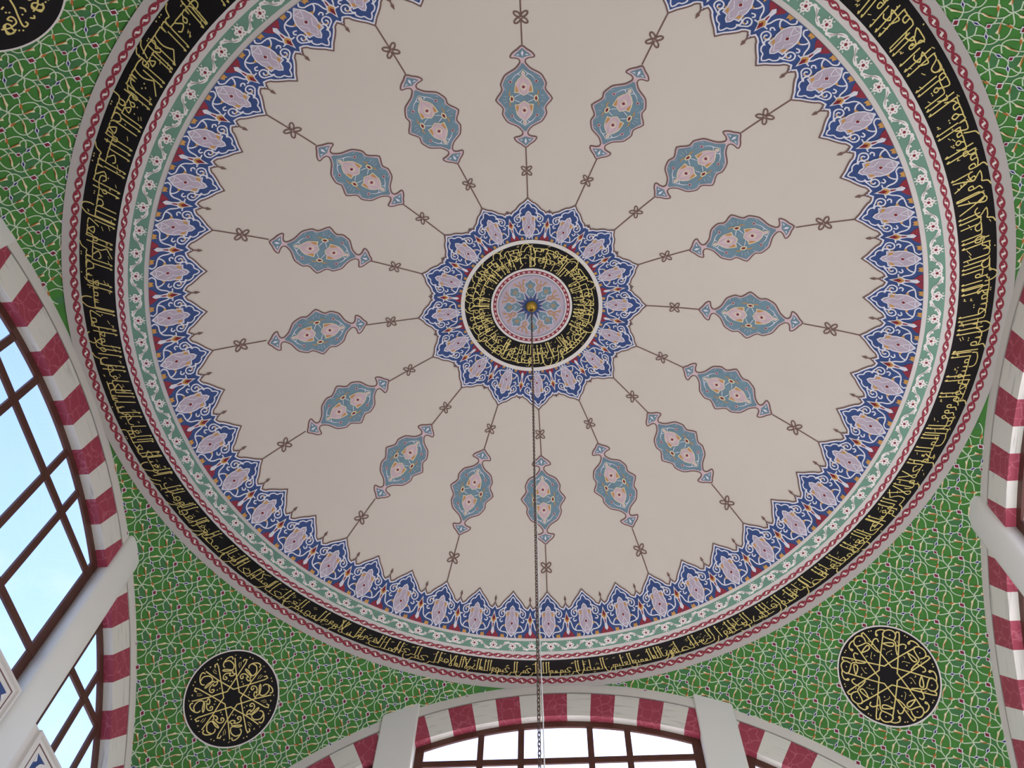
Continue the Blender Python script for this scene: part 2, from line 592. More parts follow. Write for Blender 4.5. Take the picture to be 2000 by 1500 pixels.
ROUND_C = ([[(-0.152, 0.175), (-0.121, 0.181)], [(0.02, 0.12), (-0.076, 0.243), (-0.143, 0.303), (-0.21, 0.367), (-0.213, 0.398), (-0.181, 0.404), (-0.173, 0.378)], [(-0.015, 0.369), (-0.031, 0.418), (-0.029, 0.452), (0.014, 0.453), (0.05, 0.431)], [(-0.322, 0.239), (-0.296, 0.278), (-0.263, 0.303), (-0.252, 0.262), (-0.296, 0.246), (-0.328, 0.312), (-0.295, 0.337), (-0.27, 0.298)], [(-0.257, 0.305), (-0.213, 0.32), (-0.184, 0.294), (-0.181, 0.26), (-0.215, 0.248), (-0.213, 0.289)], [(-0.072, 0.291), (-0.068, 0.328), (-0.089, 0.348)], [(-0.12, 0.327), (-0.124, 0.341)], [(-0.122, 0.396), (-0.11, 0.429), (-0.086, 0.415)]],
           [(-0.162, 0.215), (-0.15, 0.239), (-0.269, 0.365), (-0.255, 0.393)])

def pendentive(sx, sy, x_ph, y_ph, motif, label, rlabel):
    fr = pend_frame(sx, sy)
    # green field
    g = MB()
    rows_ = []
    th_c = math.atan2(sy, sx)
    n1, n2 = 48, 24
    for j in range(n2 + 1):
        row = []
        for i in range(n1 + 1):
            th = th_c + rad(45) * (2 * i / n1 - 1)
            c, s_ = abs(math.cos(th)), abs(math.sin(th))
            r1 = min(WALL / max(c, 1e-6), WALL / max(s_, 1e-6))
            r0 = min(RING_W - 0.01, r1)
            r = r0 + (r1 - r0) * j / n2
            row.append(Vector((r * math.cos(th), r * math.sin(th), PZ + math.sqrt(max(0, RP * RP - r * r)))))
        rows_.append(row)
    g.quadgrid(rows_, 'paint_green')
    e_ = weld(g.build('pendentive'))
    shade_smooth(e_)
    o = put('pendentive', e_, label=label, kind='structure')
    fill_, tra, lea, bud = MB(), MB(), MB(), MB()
    for i in range(-6, 7):
        for j in range(-8, 9):
            ox, oy = x_ph + j * CB, y_ph + i * CA
            if abs(ox) > 2.9 or oy < -2.4 or oy > 2.3:
                continue
            c3 = pend_map(fr, ox, oy)
            if abs(c3.x) > WALL + 0.8 or abs(c3.y) > WALL + 0.8 or math.hypot(c3.x, c3.y) < RING_W - 0.8:
                continue
            def mk(k):
                return lambda s_, t_: pend_map(fr, ox + t_ * CB, oy + s_ * CA, lay(k))
            # plane coordinates in cell units are close to square, so widths are given in cell units
            for P in DEEP:  # ground patches in the deeper of the two painted greens
                fill_.fill([cell(p) for p in P], mk(0), 'paint_green_deep')
            for P in VINES:
                tra.ribbon(smooth([cell(p) for p in P], 2), 0.030, mk(1), 'paint_vine')
            for P, Q in LEAVES:
                lea.fill([cell(p) for p in P], mk(2), 'paint_leaf')
                Qc = [cell(p) for p in Q]
                gx, gy = sum(p[0] for p in Qc) / len(Qc), sum(p[1] for p in Qc) / len(Qc)
                lea.ribbon([cell(p) for p in P], 0.013, mk(2), 'paint_leaf', closed=True)
                lea.fill([(gx + (x - gx) * 1.4, gy + (y - gy) * 1.4) for x, y in Qc], mk(3), 'paint_rust')
            for P, Q, mn in BUDS:
                bud.fill([cell(p) for p in P], mk(4), 'paint_line')
                bud.fill([cell(p) for p in Q], mk(5), mn)
    for nm, m_ in (('deep_green_ground', fill_), ('vine_tracery', tra), ('curled_leaves', lea), ('diamond_buds', bud)):
        put(nm, clipped(m_), o, kind='stuff')
    # roundel
    cx, cy, RR = 0.0, 0.622, 0.588
    d = MB()
    f5 = lambda X, Y: pend_map(fr, cx + X, cy + Y, lay(7))
    d.quadgrid([[f5(RR * k / 8 * math.cos(2 * PI * a / 72), RR * k / 8 * math.sin(2 * PI * a / 72)) for a in range(72)] for k in range(1, 9)], 'paint_black', closed=True)
    d.fill([(RR / 8 * math.cos(2 * PI * a / 72), RR / 8 * math.sin(2 * PI * a / 72)) for a in range(72)], f5, 'paint_black')
    rd = put('roundel', d, o, label=rlabel)
    bmb = MB()
    f6 = lambda X, Y: pend_map(fr, cx + X, cy + Y, lay(8))
    bmb.quadgrid([[f6(k * math.cos(2 * PI * a / 96), k * math.sin(2 * PI * a / 96)) for a in range(96)] for k in (RR - 0.002, RR + 0.016)], 'plaster_white', closed=True)
    put('roundel_border', bmb, rd)
    st, dots = motif
    for q_ in range(8):
        lt = MB()
        ca, sa = math.cos(q_ * PI / 4), math.sin(q_ * PI / 4)
        rot = lambda p: (p[0] * ca - p[1] * sa, p[0] * sa + p[1] * ca)
        for k, P in enumerate(st):
            w_ = 0.0145 if k < (8 if motif is ROUND_C else 5 if motif is ROUND_A else 7) else 0.006
            PP = P if k == 0 else smooth(P, 4)
            lt.ribbon([rot(p) for p in PP], w_, f6, 'paint_gold')
        for p in dots:
            c_ = rot(p)
            lt.fill([(c_[0] + 0.010, c_[1]), (c_[0], c_[1] + 0.010), (c_[0] - 0.010, c_[1]), (c_[0], c_[1] - 0.010)], f6, 'paint_gold')
        put('lettering', lt, rd)
    return o

pendentive(1, 1, -0.155, 1.235, ROUND_B, 'green painted corner vault between front window arch and pink-lit side arch', 'black roundel with golden eight-pointed star and round bowl letters')
pendentive(-1, 1, 0.137, 1.243, ROUND_A, 'green painted corner vault between front arch and blue-sky window', 'black roundel with golden eight-pointed star and looped letters')
pendentive(-1, -1, -0.125, 1.18, ROUND_C, 'green painted corner vault cut by the picture corner with part of a roundel', 'black roundel cut off by the corner of the picture')
pendentive(1, -1, 0.213, 1.313, ROUND_B, 'green painted corner vault without a roundel in view', 'black roundel')

# ================================================================== rope borders
def rope(parent, k0, k1, v0, v1, count, phase):
    m_ = MB()
    pitch = 2 * PI / count
    vm, vh = (v0 + v1) / 2, abs(v1 - v0) / 2 * 0.88
    f1 = lambda x, y: ring(k0, k1, vm + y * vh, x * pitch, lay(0))
    f2 = lambda x, y: ring(k0, k1, vm + y * vh, x * pitch, lay(1))
    n = 9
    P = [(-0.56 + 1.12 * i / n, 0.10 + 0.90 * math.sin(PI * i / n) ** 0.8) for i in range(n + 1)]
    P += [(x, -y) for x, y in reversed(P)]
    m_.fill(P, f1, 'paint_red')
    for sg in (1,):
        C = smooth([(-0.26, 0.05), (-0.20, 0.34), (-0.07, 0.36), (0.07, -0.36), (0.20, -0.34), (0.26, -0.05)], 3)
        # ribbon in anisotropic space: build by hand
        a_, b_ = [], []
        for i, (x, y) in enumerate(C):
            w = 0.072 * (0.5 + math.sin(PI * i / (len(C) - 1)))
            a_.append(f2(x - w * 0.75, y - w * 1.2))
            b_.append(f2(x + w * 0.75, y + w * 1.2))
        m_.quadgrid([a_, b_], 'plaster_white')
    e_ = m_.build('rope_link')
    for i in range(count):
        put('rope_link', e_, parent, rotz=phase + i * pitch)
rope(trim_out, 'A', 'W', 0.10, 0.62, 224, rad(0.4))
rope(trim_inn, 'B', 'C', 0.16, 0.70, 208, rad(0.9))

# ================================================================== sage band
def sage():
    n = 104
    pitch = 2 * PI / n
    HW = (PROF['C'][0] - PROF['D'][0]) * S          # band width in metres
    mid = (PROF['C'][0] + PROF['D'][0]) / 2 * S
    PW = pitch * mid
    def mk(k):
        return lambda x, y: ring('D', 'C', 0.5 + y / HW, x / mid, lay(k))
    for flip in (1, -1):
        fl = MB()
        R0 = 0.053
        for k in range(5):
            a = 2 * PI * k / 5 + (PI / 2) * flip
            pet = []
            for q_ in range(10):
                b = 2 * PI * q_ / 10
                pet.append((R0 * 0.62 * math.cos(a) + R0 * 0.46 * math.cos(b), R0 * 0.62 * math.sin(a) + R0 * 0.46 * math.sin(b)))
            fl.fill(pet, mk(1), 'paint_flower')
        fl.fill([(0.015 * math.cos(t * PI / 4), 0.015 * math.sin(t * PI / 4)) for t in range(8)], mk(2), 'paint_dark_red')
        for k in range(5):
            a = 2 * PI * k / 5 + (PI / 2) * flip
            c_ = (R0 * 0.62 * math.cos(a), R0 * 0.62 * math.sin(a))
            u = (math.cos(a), math.sin(a))
            fl.fill([(c_[0] + u[0] * 0.011, c_[1] + u[1] * 0.011), (c_[0] - u[1] * 0.005, c_[1] + u[0] * 0.005), (c_[0] - u[0] * 0.007, c_[1] - u[1] * 0.007), (c_[0] + u[1] * 0.005, c_[1] - u[0] * 0.005)], mk(2), 'paint_dark_red')
        for a in (PI / 2 * flip - 0.5, PI / 2 * flip + 0.5, PI / 2 * flip):
            u = (math.cos(a), math.sin(a))
            b0 = (u[0] * 0.058, u[1] * 0.058)
            fl.fill([(b0[0] - u[1] * 0.008, b0[1] + u[0] * 0.008), (u[0] * 0.080, u[1] * 0.080), (b0[0] + u[1] * 0.008, b0[1] - u[0] * 0.008)], mk(1), 'paint_flower')
        ef = fl.build('flower')
        sp = MB()
        y0 = -0.052 * flip
        C1 = smooth([(0.04, y0 * 0.55), (PW * 0.22, y0 * 0.95), (PW * 0.40, y0 * 0.55), (PW * 0.52, -y0 * 0.10), (PW * 0.66, -y0 * 0.55), (PW * 0.84, -y0 * 0.85), (PW - 0.03, -y0 * 0.65)], 5)
        n_ = len(C1)
        La, Lb = [], []
        for i_, (x, y) in enumerate(C1):
            t_ = i_ / (n_ - 1)
            w_ = 0.004 + 0.0125 * max(math.sin(PI * min(1, t_ / 0.52)) ** 1.5 if t_ < 0.52 else 0, math.sin(PI * min(1, (t_ - 0.45) / 0.5)) ** 1.5 if 0.45 < t_ < 0.95 else 0)
            q0, q1_ = C1[max(0, i_ - 1)], C1[min(n_ - 1, i_ + 1)]
            dx, dy = q1_[0] - q0[0], q1_[1] - q0[1]
            dl = math.hypot(dx, dy) or 1
            f0 = mk(0)
            La.append(f0(x - dy / dl * w_, y + dx / dl * w_))
            Lb.append(f0(x + dy / dl * w_, y - dx / dl * w_))
        sp.quadgrid([La, Lb], 'paint_flower')
        sp.ribbon(C1[8:22], 0.0045, mk(1), 'paint_brown')
        for P in ([(PW * 0.30, y0 * 1.0), (PW * 0.44, y0 * 1.15), (PW * 0.43, y0 * 0.55)], [(PW * 0.55, y0 * 0.1), (PW * 0.66, y0 * 0.2), (PW * 0.64, -y0 * 0.45)]):
            sp.fill(P, mk(0), 'paint_flower')
        es = sp.build('vine_sprig')
        for i in range(n):
            if (i % 2 == 0) == (flip == 1):
                put('flower', ef, trim_sage, rotz=rad(0.2) + i * pitch)
                put('vine_sprig', es, trim_sage, rotz=rad(0.2) + i * pitch)
sage()

# ================================================================== calligraphy
# strokes are written from the right (x grows to the left), alif height = 1, base line y = 0
BOWL = [(0.0, 0.0), (0.06, -0.16), (0.20, -0.30), (0.38, -0.24), (0.46, -0.02), (0.45, 0.16)]
BOAT = [(0.0, 0.0), (0.20, -0.07), (0.48, -0.07), (0.60, 0.02), (0.62, 0.20)]
HOOK = [(0.0, 0.0), (-0.08, -0.16), (0.02, -0.36), (0.26, -0.38), (0.42, -0.24)]
def sh(P, dx, dy=0.0):
    return [(x + dx, y + dy) for x, y in P]
DOTS = {'ب': (1, -1), 'ت': (2, 1), 'ث': (3, 1), 'ن': (1, 1), 'ي': (2, -1), 'ج': (1, -1), 'خ': (1, 1), 'ذ': (1, 1), 'ز': (1, 1), 'ش': (3, 1),
        'ض': (1, 1), 'ظ': (1, 1), 'غ': (1, 1), 'ف': (1, 1), 'ق': (2, 1), 'ة': (2, 1)}
NOJOIN = 'اأإآدذرزوءةىؤ'
def glyph(c, pre, post):
    if c in 'اأإآ':
        if pre:
            return [[(0, 0), (0.09, 0.03), (0.13, 0.14), (0.13, 1.0)]], 0.2
        return [[(0.02, 0.93), (0.08, 1.0), (0.08, 0.5), (0.08, 0.0)]], 0.19
    if c == 'ل':
        st = [[(0, 0), (0.1, 0)]] if pre else []
        if post:
            return st + [[(0.04, 0.93), (0.1, 1.0), (0.1, 0.5), (0.1, 0.02), (0.16, 0), (0.26, 0)]], 0.26
        return st + [[(0.1, 1.0), (0.1, 0.4)] + sh(BOWL, 0.1)], 0.6
    if c == 'ك':
        if post:
            return [[(-0.22, 1.02), (0.20, 0.72)], [(0.20, 0.72), (0.02, 0.40), (0.05, 0.06), (0.16, 0.0), (0.36, 0.0)]] + ([[(0, 0), (0.1, 0)]] if pre else []), 0.36
        return [[(0.06, 1.0), (0.06, 0.3), (0.06, 0.0)] + sh(BOAT, 0.08), [(0.25, 0.42), (0.36, 0.36), (0.27, 0.28), (0.40, 0.24)]], 0.75
    if c in 'بتثنيئ' and post:
        st = [[(0, 0), (0.07, 0), (0.09, 0.22), (0.12, 0.02), (0.24, 0)]] if pre else [[(0.03, 0.26), (0.08, 0.03), (0.24, 0)]]
        return st, 0.24
    if c in 'بتث':
        return [[(0.0, 0.22 if not pre else 0.0), (0.03, 0.02)] + sh(BOAT, 0.05)], 0.72
    if c == 'ن':
        return [[(0.0, 0.18 if not pre else 0.0), (0.04, 0.0)] + sh(BOWL, 0.05)], 0.55
    if c in 'يى':
        return [[(0, 0.03), (0.12, 0.22), (0.25, 0.14), (0.12, -0.02), (0.26, -0.12), (0.30, -0.27), (0.06, -0.36), (-0.45, -0.33)]], 0.34
    if c in 'جحخ':
        head = [(-0.04, 0.32), (0.08, 0.44), (0.34, 0.30)]
        pr = [[(0, 0), (0.14, 0.02)]] if pre else []
        if post:
            return pr + [head + [(0.10, 0.02), (0.40, 0.0)]], 0.40
        return pr + [head + [(0.08, 0.06)], sh(HOOK, 0.10, 0.05)], 0.46
    if c in 'دذ':
        return [[(0.02, 0.0), (0.20, 0.02), (0.18, 0.16), (0.03, 0.44)]] + ([[(0, 0), (0.05, 0)]] if pre else []), 0.27
    if c in 'رز':
        return [[(0.0, 0.0 if pre else 0.2), (0.09, 0.02), (0.18, -0.18), (0.36, -0.27)]], 0.27
    if c in 'سش':
        t = [(0.0, 0.2 if not pre else 0.0), (0.03, 0), (0.10, 0.0), (0.12, 0.2), (0.15, 0), (0.22, 0), (0.24, 0.2), (0.27, 0)]
        if post:
            return [t + [(0.42, 0)]], 0.42
        return [t, sh(BOWL, 0.27)], 0.78
    if c in 'صضطظ':
        t = [[(0, 0), (0.08, 0.05), (0.22, 0.30), (0.42, 0.24), (0.40, 0.04), (0.10, 0.0)]]
        if c in 'طظ':
            t += [[(0.12, 1.0), (0.12, 0.08)], [(0.10, 0), (0.52, 0)]]
            return t, 0.52
        if post:
            return t + [[(0.10, 0), (0.44, 0.0), (0.47, 0.16), (0.50, 0), (0.58, 0)]], 0.58
        return t + [sh(BOWL, 0.42)], 0.92
    if c in 'عغ':
        if pre:
            t = [[(0, 0), (0.12, 0.03), (0.03, 0.26), (0.28, 0.26), (0.14, 0.03), (0.30, 0)]]
        else:
            t = [[(0.27, 0.40), (0.12, 0.46), (0.03, 0.30), (0.20, 0.17)], [(0.20, 0.17), (0.04, 0.06), (0.12, 0.0), (0.36, 0)]]
        if post:
            return t, 0.34
        return t[:1] + [sh(HOOK, 0.12, 0.06)], 0.46
    if c in 'فق':
        t = [[(0.0, 0.0)] if pre else [(0.12, 0.14)]]
        loop = [(0.14, 0.12), (0.20, 0.30), (0.08, 0.38), (0.02, 0.24), (0.14, 0.13)]
        if post:
            return [loop + [(0.20, 0.02), (0.32, 0)]] + ([[(0, 0), (0.2, 0)]] if pre else []), 0.32
        return [loop, [(0.14, 0.13)] + sh(BOWL if c == 'ق' else BOAT, 0.18)] + ([[(0, 0), (0.2, 0)]] if pre else []), 0.68 if c == 'ق' else 0.85
    if c == 'م':
        loop = [(0.18, 0.0), (0.04, 0.03), (0.05, 0.20), (0.20, 0.20), (0.20, 0.02)]
        if post:
            return [loop + [(0.32, 0)]] + ([[(0, 0), (0.1, 0.02)]] if pre else []), 0.32
        return [loop, [(0.12, 0.0), (0.26, -0.06), (0.28, -0.36)]] + ([[(0, 0), (0.1, 0.02)]] if pre else []), 0.34
    if c in 'هة':
        if post:
            return [[(0, 0), (0.06, 0.30), (0.24, 0.34), (0.26, 0.10), (0.08, 0.06), (0.10, -0.10), (0.24, -0.06), (0.24, 0.0), (0.38, 0)]], 0.38
        return [[(0, 0), (0.14, 0.04), (0.16, 0.30), (0.02, 0.22), (0.06, 0.04), (0.16, 0.02)]], 0.24
    if c in 'وؤ':
        return [[(0.16, 0.12), (0.04, 0.16), (0.06, 0.34), (0.18, 0.32), (0.20, 0.06), (0.18, -0.16), (0.36, -0.27)]] + ([[(0, 0), (0.18, 0.05)]] if pre else []), 0.32
    if c == '&':   # lam-alif
        return [[(0.0, 1.0), (0.14, 0.5), (0.30, 0.06), (0.20, -0.05), (0.10, 0.04), (0.26, 0.44), (0.44, 1.0)]] + ([[(0, 0), (0.14, 0)]] if pre else []), 0.46
    return [], 0.15

def write_word(w):
    w = w.replace('لا', '&')
    strokes, dots, x = [], [], 0.0
    pre = False
    for i, c in enumerate(w):
        post = i < len(w) - 1 and c not in NOJOIN and c != '&'
        st, wd_ = glyph(c, pre, post)
        strokes += [sh(P, x) for P in st]
        if c in DOTS:
            n, side = DOTS[c]
            y = 0.50 if side > 0 else (-0.20 if post else -0.46)
            if c == 'ن' and not post:
                y = 0.08
            for k in range(n):
                dots.append((x + wd_ * 0.45 + (k - (n - 1) / 2) * 0.10, y + (0.10 if (n == 3 and k == 1) else 0)))
        x += wd_
        pre = post
    return strokes, dots, x

def stamp_word(mb_, word, x0, kx, ky, y0, fmap, wid, marks=True):
    """x0 in metres along the band; kx, ky metres per unit"""
    st, dots, w = word
    for P in st:
        Q = [(x0 + x * kx, y0 + y * ky) for x, y in P]
        mb_.ribbon(smooth(Q, 3) if len(Q) > 2 else Q, wid, fmap, 'paint_gold')
    d = wid * 0.75
    for x, y in dots:
        c_ = (x0 + x * kx, y0 + y * ky)
        mb_.fill([(c_[0] + d, c_[1]), (c_[0], c_[1] + d), (c_[0] - d, c_[1]), (c_[0], c_[1] - d)], fmap, 'paint_gold')
    if marks:
        for k in range(max(1, int(w / 0.55))):
            x, y = random.uniform(0.05, max(0.1, w - 0.1)), random.choice((0.62, 0.78, 0.88, -0.38))
            c_ = (x0 + x * kx, y0 + y * ky)
            if random.random() < 0.6:
                mb_.ribbon([c_, (c_[0] + 0.14 * ky, c_[1] - 0.08 * ky)], wid * 0.6, fmap, 'paint_gold')
            else:
                mb_.ribbon(smooth([(c_[0], c_[1] + 0.06 * ky), (c_[0] + 0.04 * ky, c_[1]), (c_[0] + 0.08 * ky, c_[1] + 0.05 * ky), (c_[0] + 0.11 * ky, c_[1] - 0.05 * ky)], 2), wid * 0.55, fmap, 'paint_gold')

NAMES = ('اعوذ بالله السميع العليم من الشيطان الرجيم بسم الله الرحمن الرحيم هو الله الذي لا اله الا هو الرحمن الرحيم الملك القدوس السلام المؤمن المهيمن '
         'العزيز الجبار المتكبر الخالق البارئ المصور الغفار القهار الوهاب الرزاق الفتاح العليم القابض الباسط الخافض الرافع المعز المذل السميع البصير '
         'الحكم العدل اللطيف الخبير الحليم العظيم الغفور الشكور العلي الكبير الحفيظ المقيت الحسيب الجليل الكريم الرقيب المجيب الواسع الحكيم الودود '
         'المجيد الباعث الشهيد الحق الوكيل القوي المتين الولي الحميد المحصي المبدئ المعيد المحيي المميت الحي القيوم الواجد الماجد الواحد الصمد القادر '
         'المقتدر المقدم المؤخر الاول الاخر الظاهر الباطن الوالي المتعال البر التواب المنتقم العفو الرؤوف مالك الملك ذو الجلال والاكرام المقسط الجامع '
         'الغني المغني المانع الضار النافع النور الهادي البديع الباقي الوارث الرشيد الصبور').split()
BW = (PROF['A'][0] - PROF['B'][0]) * S
BM = (PROF['A'][0] + PROF['B'][0]) / 2 * S
def band_map(k):
    return lambda x, y: ring('A', 'B', y / BW, x / BM, lay(k))
words = [write_word(w) for w in NAMES]
gap = 0.06
total = sum(w[2] + gap for w in words)
circ = 2 * PI * BM
kx = circ / total
ky = BW * 0.63
pos = rad(69) * BM
for i, w in enumerate(words):
    m_ = MB()
    if i < 17:
        stamp_word(m_, w, pos, kx * 1.15, BW * 0.66, BW * 0.22, band_map(0), 0.0128)
    elif i % 2 == 0:
        stamp_word(m_, w, pos, kx * 1.8, BW * 0.70, BW * 0.20, band_map(0), 0.0128)
    else:
        stamp_word(m_, w, pos, kx * 1.55, BW * 0.54, BW * 0.38, band_map(0), 0.0122)
    put('word', m_, trim_blk)
    pos += (w[2] + gap) * kx

# ================================================================== scalloped borders
def mirror(P):
    return P + [(-x, y) for x, y in reversed(P) if abs(x) > 1e-6]
EDGE_OUT = [(0, 1.0), (0.06, 0.945), (0.12, 0.885), (0.20, 0.825), (0.27, 0.765), (0.32, 0.715), (0.345, 0.675), (0.39, 0.645), (0.42, 0.635), (0.445, 0.665), (0.47, 0.70), (0.50, 0.735)]
EDGE_STAR = [(0, 1.0), (0.06, 0.93), (0.11, 0.885), (0.17, 0.86), (0.24, 0.80), (0.29, 0.745), (0.33, 0.72), (0.385, 0.70), (0.42, 0.665), (0.455, 0.70), (0.47, 0.69), (0.50, 0.735)]

def scallop_mesh(fk, w_m, h_m, edge, border=True):
    """fk(k) -> map from (x in pitches, y 0..1) at layer k.  w_m, h_m: width and height in metres"""
    body, blos, caly = MB(), MB(), MB()
    asp = w_m / h_m
    def iso(P):          # to a space with square metric (height units)
        return [(x * asp, y) for x, y in P]
    def mk(k):
        f = fk(k)
        return lambda x, y: f(x / asp, y)
    full = iso(edge + [(0.5, 0.0)])
    full = full + [(-x, y) for x, y in reversed(full) if abs(x) > 1e-6]
    base = 0.0
    lw = 0.023
    body.fill(full, mk(0), 'paint_blue', 0.14)
    E_ = [(-x, y) for x, y in reversed(iso(edge)[1:])] + iso(edge)
    def inset(P, d):
        a, b = P[1], P[-2]
        X = P[-1][0]
        ext = [(-2 * X - P[1][0], P[1][1])] + P + [(2 * X - P[-2][0], P[-2][1])]
        cl = [(ext[0][0], ext[0][1])] + ext[1:] + [(ext[-1][0], -0.9), (ext[0][0], -0.9)]
        return offset_poly(cl, d)[:len(ext)]
    body.ribbon(inset(E_, 0.036), 0.028, mk(1), 'paint_line', trim=1)
    body.ribbon(inset(E_, 0.010), 0.026, mk(2), 'paint_brown', trim=1)
    # inner scrolls
    for sx in (1, -1):
        mir = lambda P: [(x * sx * asp, y) for x, y in P]
        for P in ([(0.0, 0.865), (0.05, 0.82), (0.08, 0.765), (0.145, 0.745), (0.195, 0.69), (0.20, 0.64), (0.25, 0.615), (0.30, 0.585)],
                  [(0.30, 0.585), (0.355, 0.55), (0.37, 0.49), (0.335, 0.435), (0.275, 0.425), (0.225, 0.455), (0.215, 0.51), (0.245, 0.55), (0.29, 0.545), (0.305, 0.505), (0.275, 0.48)],
                  [(0.16, 0.50), (0.215, 0.54), (0.225, 0.60), (0.17, 0.635)],
                  [(0.12, 0.0), (0.09, 0.05), (0.14, 0.11), (0.22, 0.12), (0.31, 0.14), (0.37, 0.20), (0.40, 0.30), (0.44, 0.36)],
                  [(0.17, 0.27), (0.24, 0.245), (0.29, 0.19), (0.30, 0.14)],
                  [(0.245, 0.345), (0.30, 0.325), (0.33, 0.36), (0.30, 0.395)],
                  [(0.36, 0.40), (0.42, 0.40), (0.5, 0.385)],
                  [(0.07, 0.16), (0.03, 0.06), (0.0, 0.02)]):
            body.ribbon(smooth(mir(P), 3), lw, mk(1), 'paint_line')
        for P in ([(0.165, 0.215), (0.20, 0.235), (0.235, 0.235), (0.20, 0.275), (0.17, 0.30)],
                  [(0.235, 0.53), (0.27, 0.555), (0.30, 0.55), (0.27, 0.525)],
                  [(0.18, 0.0), (0.20, 0.075), (0.245, 0.055), (0.27, 0.09), (0.29, 0.0)],
                  [(0.13, 0.44), (0.19, 0.45), (0.18, 0.50), (0.14, 0.545)]):
            body.fill(mir(P), mk(2), 'paint_orange')
        # half of the red calyx that stands between two scallops
        for P, mn, k in (([(0.33, 0.0), (0.37, 0.07), (0.44, 0.14), (0.50, 0.17), (0.50, 0.0)], 'paint_red', 2),
                         ([(0.50, 0.05), (0.455, 0.10), (0.47, 0.20), (0.455, 0.29), (0.41, 0.375), (0.455, 0.43), (0.475, 0.49), (0.50, 0.56)], 'paint_line', 3),
                         ([(0.50, 0.30), (0.47, 0.32), (0.435, 0.375), (0.475, 0.43), (0.50, 0.51)], 'paint_orange', 4),
                         ([(0.50, 0.335), (0.462, 0.40), (0.48, 0.45), (0.50, 0.495)], 'paint_dark_red', 5),
                         ([(0.50, 0.07), (0.480, 0.11), (0.488, 0.16), (0.50, 0.18)], 'paint_line', 5),
                         ([(0.50, 0.19), (0.488, 0.22), (0.484, 0.28), (0.50, 0.30)], 'paint_red', 5)):
            if sx == 1:
                caly.fill([(x * asp, y) for x, y in P] + [((1.0 - x) * asp, y) for x, y in reversed(P) if abs(x - 0.5) > 1e-6], mk(k), mn)
    PB = iso(mirror([(0, 0.69), (0.06, 0.64), (0.085, 0.575), (0.18, 0.565), (0.165, 0.45), (0.185, 0.37), (0.178, 0.25), (0.13, 0.14), (0.055, 0.06), (0, 0.03)]))
    blos.fill(PB, mk(3), 'paint_line', 0.2)
    blos.fill(offset_poly(PB, 0.020), mk(4), 'paint_lavender', 0.2)
    for sx in (1, -1):
        blos.fill([(x * sx * asp, y) for x, y in [(0.148, 0.515), (0.075, 0.535), (0.10, 0.475), (0.142, 0.445)]], mk(5), 'paint_orange')
        blos.ribbon([(x * sx * asp, y) for x, y in [(0.0, 0.12), (0.07, 0.10), (0.03, 0.20), (0.0, 0.24)]], 0.012, mk(5), 'paint_line')
        blos.ribbon([(x * sx * asp, y) for x, y in [(0.13, 0.30), (0.05, 0.41), (0.08, 0.50), (0.0, 0.60)]], 0.010, mk(5), 'paint_line')
    blos.fill(iso([(0, 0.36), (0.05, 0.31), (0, 0.245), (-0.05, 0.31)]), mk(6), 'paint_line')
    blos.fill(iso([(0, 0.342), (0.034, 0.308), (0, 0.265), (-0.034, 0.308)]), mk(7), 'paint_dark_red')
    return body, blos, caly

def interp(tab, a):
    """tab: list of (angle, offset) in degrees, periodic"""
    T = sorted(((x % 360), y) for x, y in tab)
    T = [(T[-1][0] - 360, T[-1][1])] + T + [(T[0][0] + 360, T[0][1])]
    a %= 360
    for (x0, y0), (x1, y1) in zip(T, T[1:]):
        if x0 <= a <= x1:
            return y0 + (y1 - y0) * (a - x0) / (x1 - x0)
    return 0
OUT_A = [227.9, 205.8, 183.0, 158.9, 134.8, 111.7, 90.4, 68.7, 46.4, 23.9, 1.5, 340.2, 317.3, 294.1, 272.1, 250.1]
INN_A = [227.1, 203.9, 179.8, 157.0, 133.8, 112.0, 89.9, 67.6, 45.3, 23.8, 1.0, 338.8, 317.3, 294.9, 272.0, 249.7]
NOM = [(225 - 22.5 * k) % 360 for k in range(16)]
def wrap(a):
    return (a + 180) % 360 - 180
OFF_O = [(n, wrap(a - n)) for n, a in zip(NOM, OUT_A)]
OFF_I = [(n, wrap(a - n)) for n, a in zip(NOM, INN_A)]

s_foot, s_tip = s_of(0.853), s_of(0.7555)
P48 = rad(7.5)
def warped(a0, pitch, off, f0, f1):
    """surface map of one scallop; angles follow the painted spacing, so neighbours stay joined"""
    def fk(k):
        l = lay(k)
        def f(x, y):
            a = deg(a0 + x * pitch)
            return dome(f0 + (f1 - f0) * y, rad(a + interp(off, a)), l)
        return f
    return fk
for i in range(48):
    fk = warped(rad(7.5 * i), P48, OFF_O, s_foot, s_tip)
    b_, l_, c_ = scallop_mesh(fk, P48 * 0.80 * S, s_foot - s_tip, EDGE_OUT)
    fin = MB()
    fin.ribbon([(0.5, 0.715), (0.5, 0.80)], 0.028, fk(2), 'paint_brown')
    fin.fill([(0.5, 0.775), (0.535, 0.79), (0.525, 0.83), (0.5, 0.885), (0.475, 0.83), (0.465, 0.79)], fk(2), 'paint_brown')
    o = put('scallop', b_, ceiling)
    put('blossom', l_, o)
    put('red_calyx', c_, o)
    put('finial', fin, o)

i_foot, i_tip = s_of(0.184), s_of(0.297)
P16 = rad(22.5)
for i in range(16):
    fk = warped(P16 * i, P16, OFF_I, i_foot, i_tip)
    b_, l_, c_ = scallop_mesh(fk, P16 * 0.232 * S, i_tip - i_foot, EDGE_STAR)
    o = put('star_point', b_, ceiling)
    put('blossom', l_, o)
    put('red_calyx', c_, o)

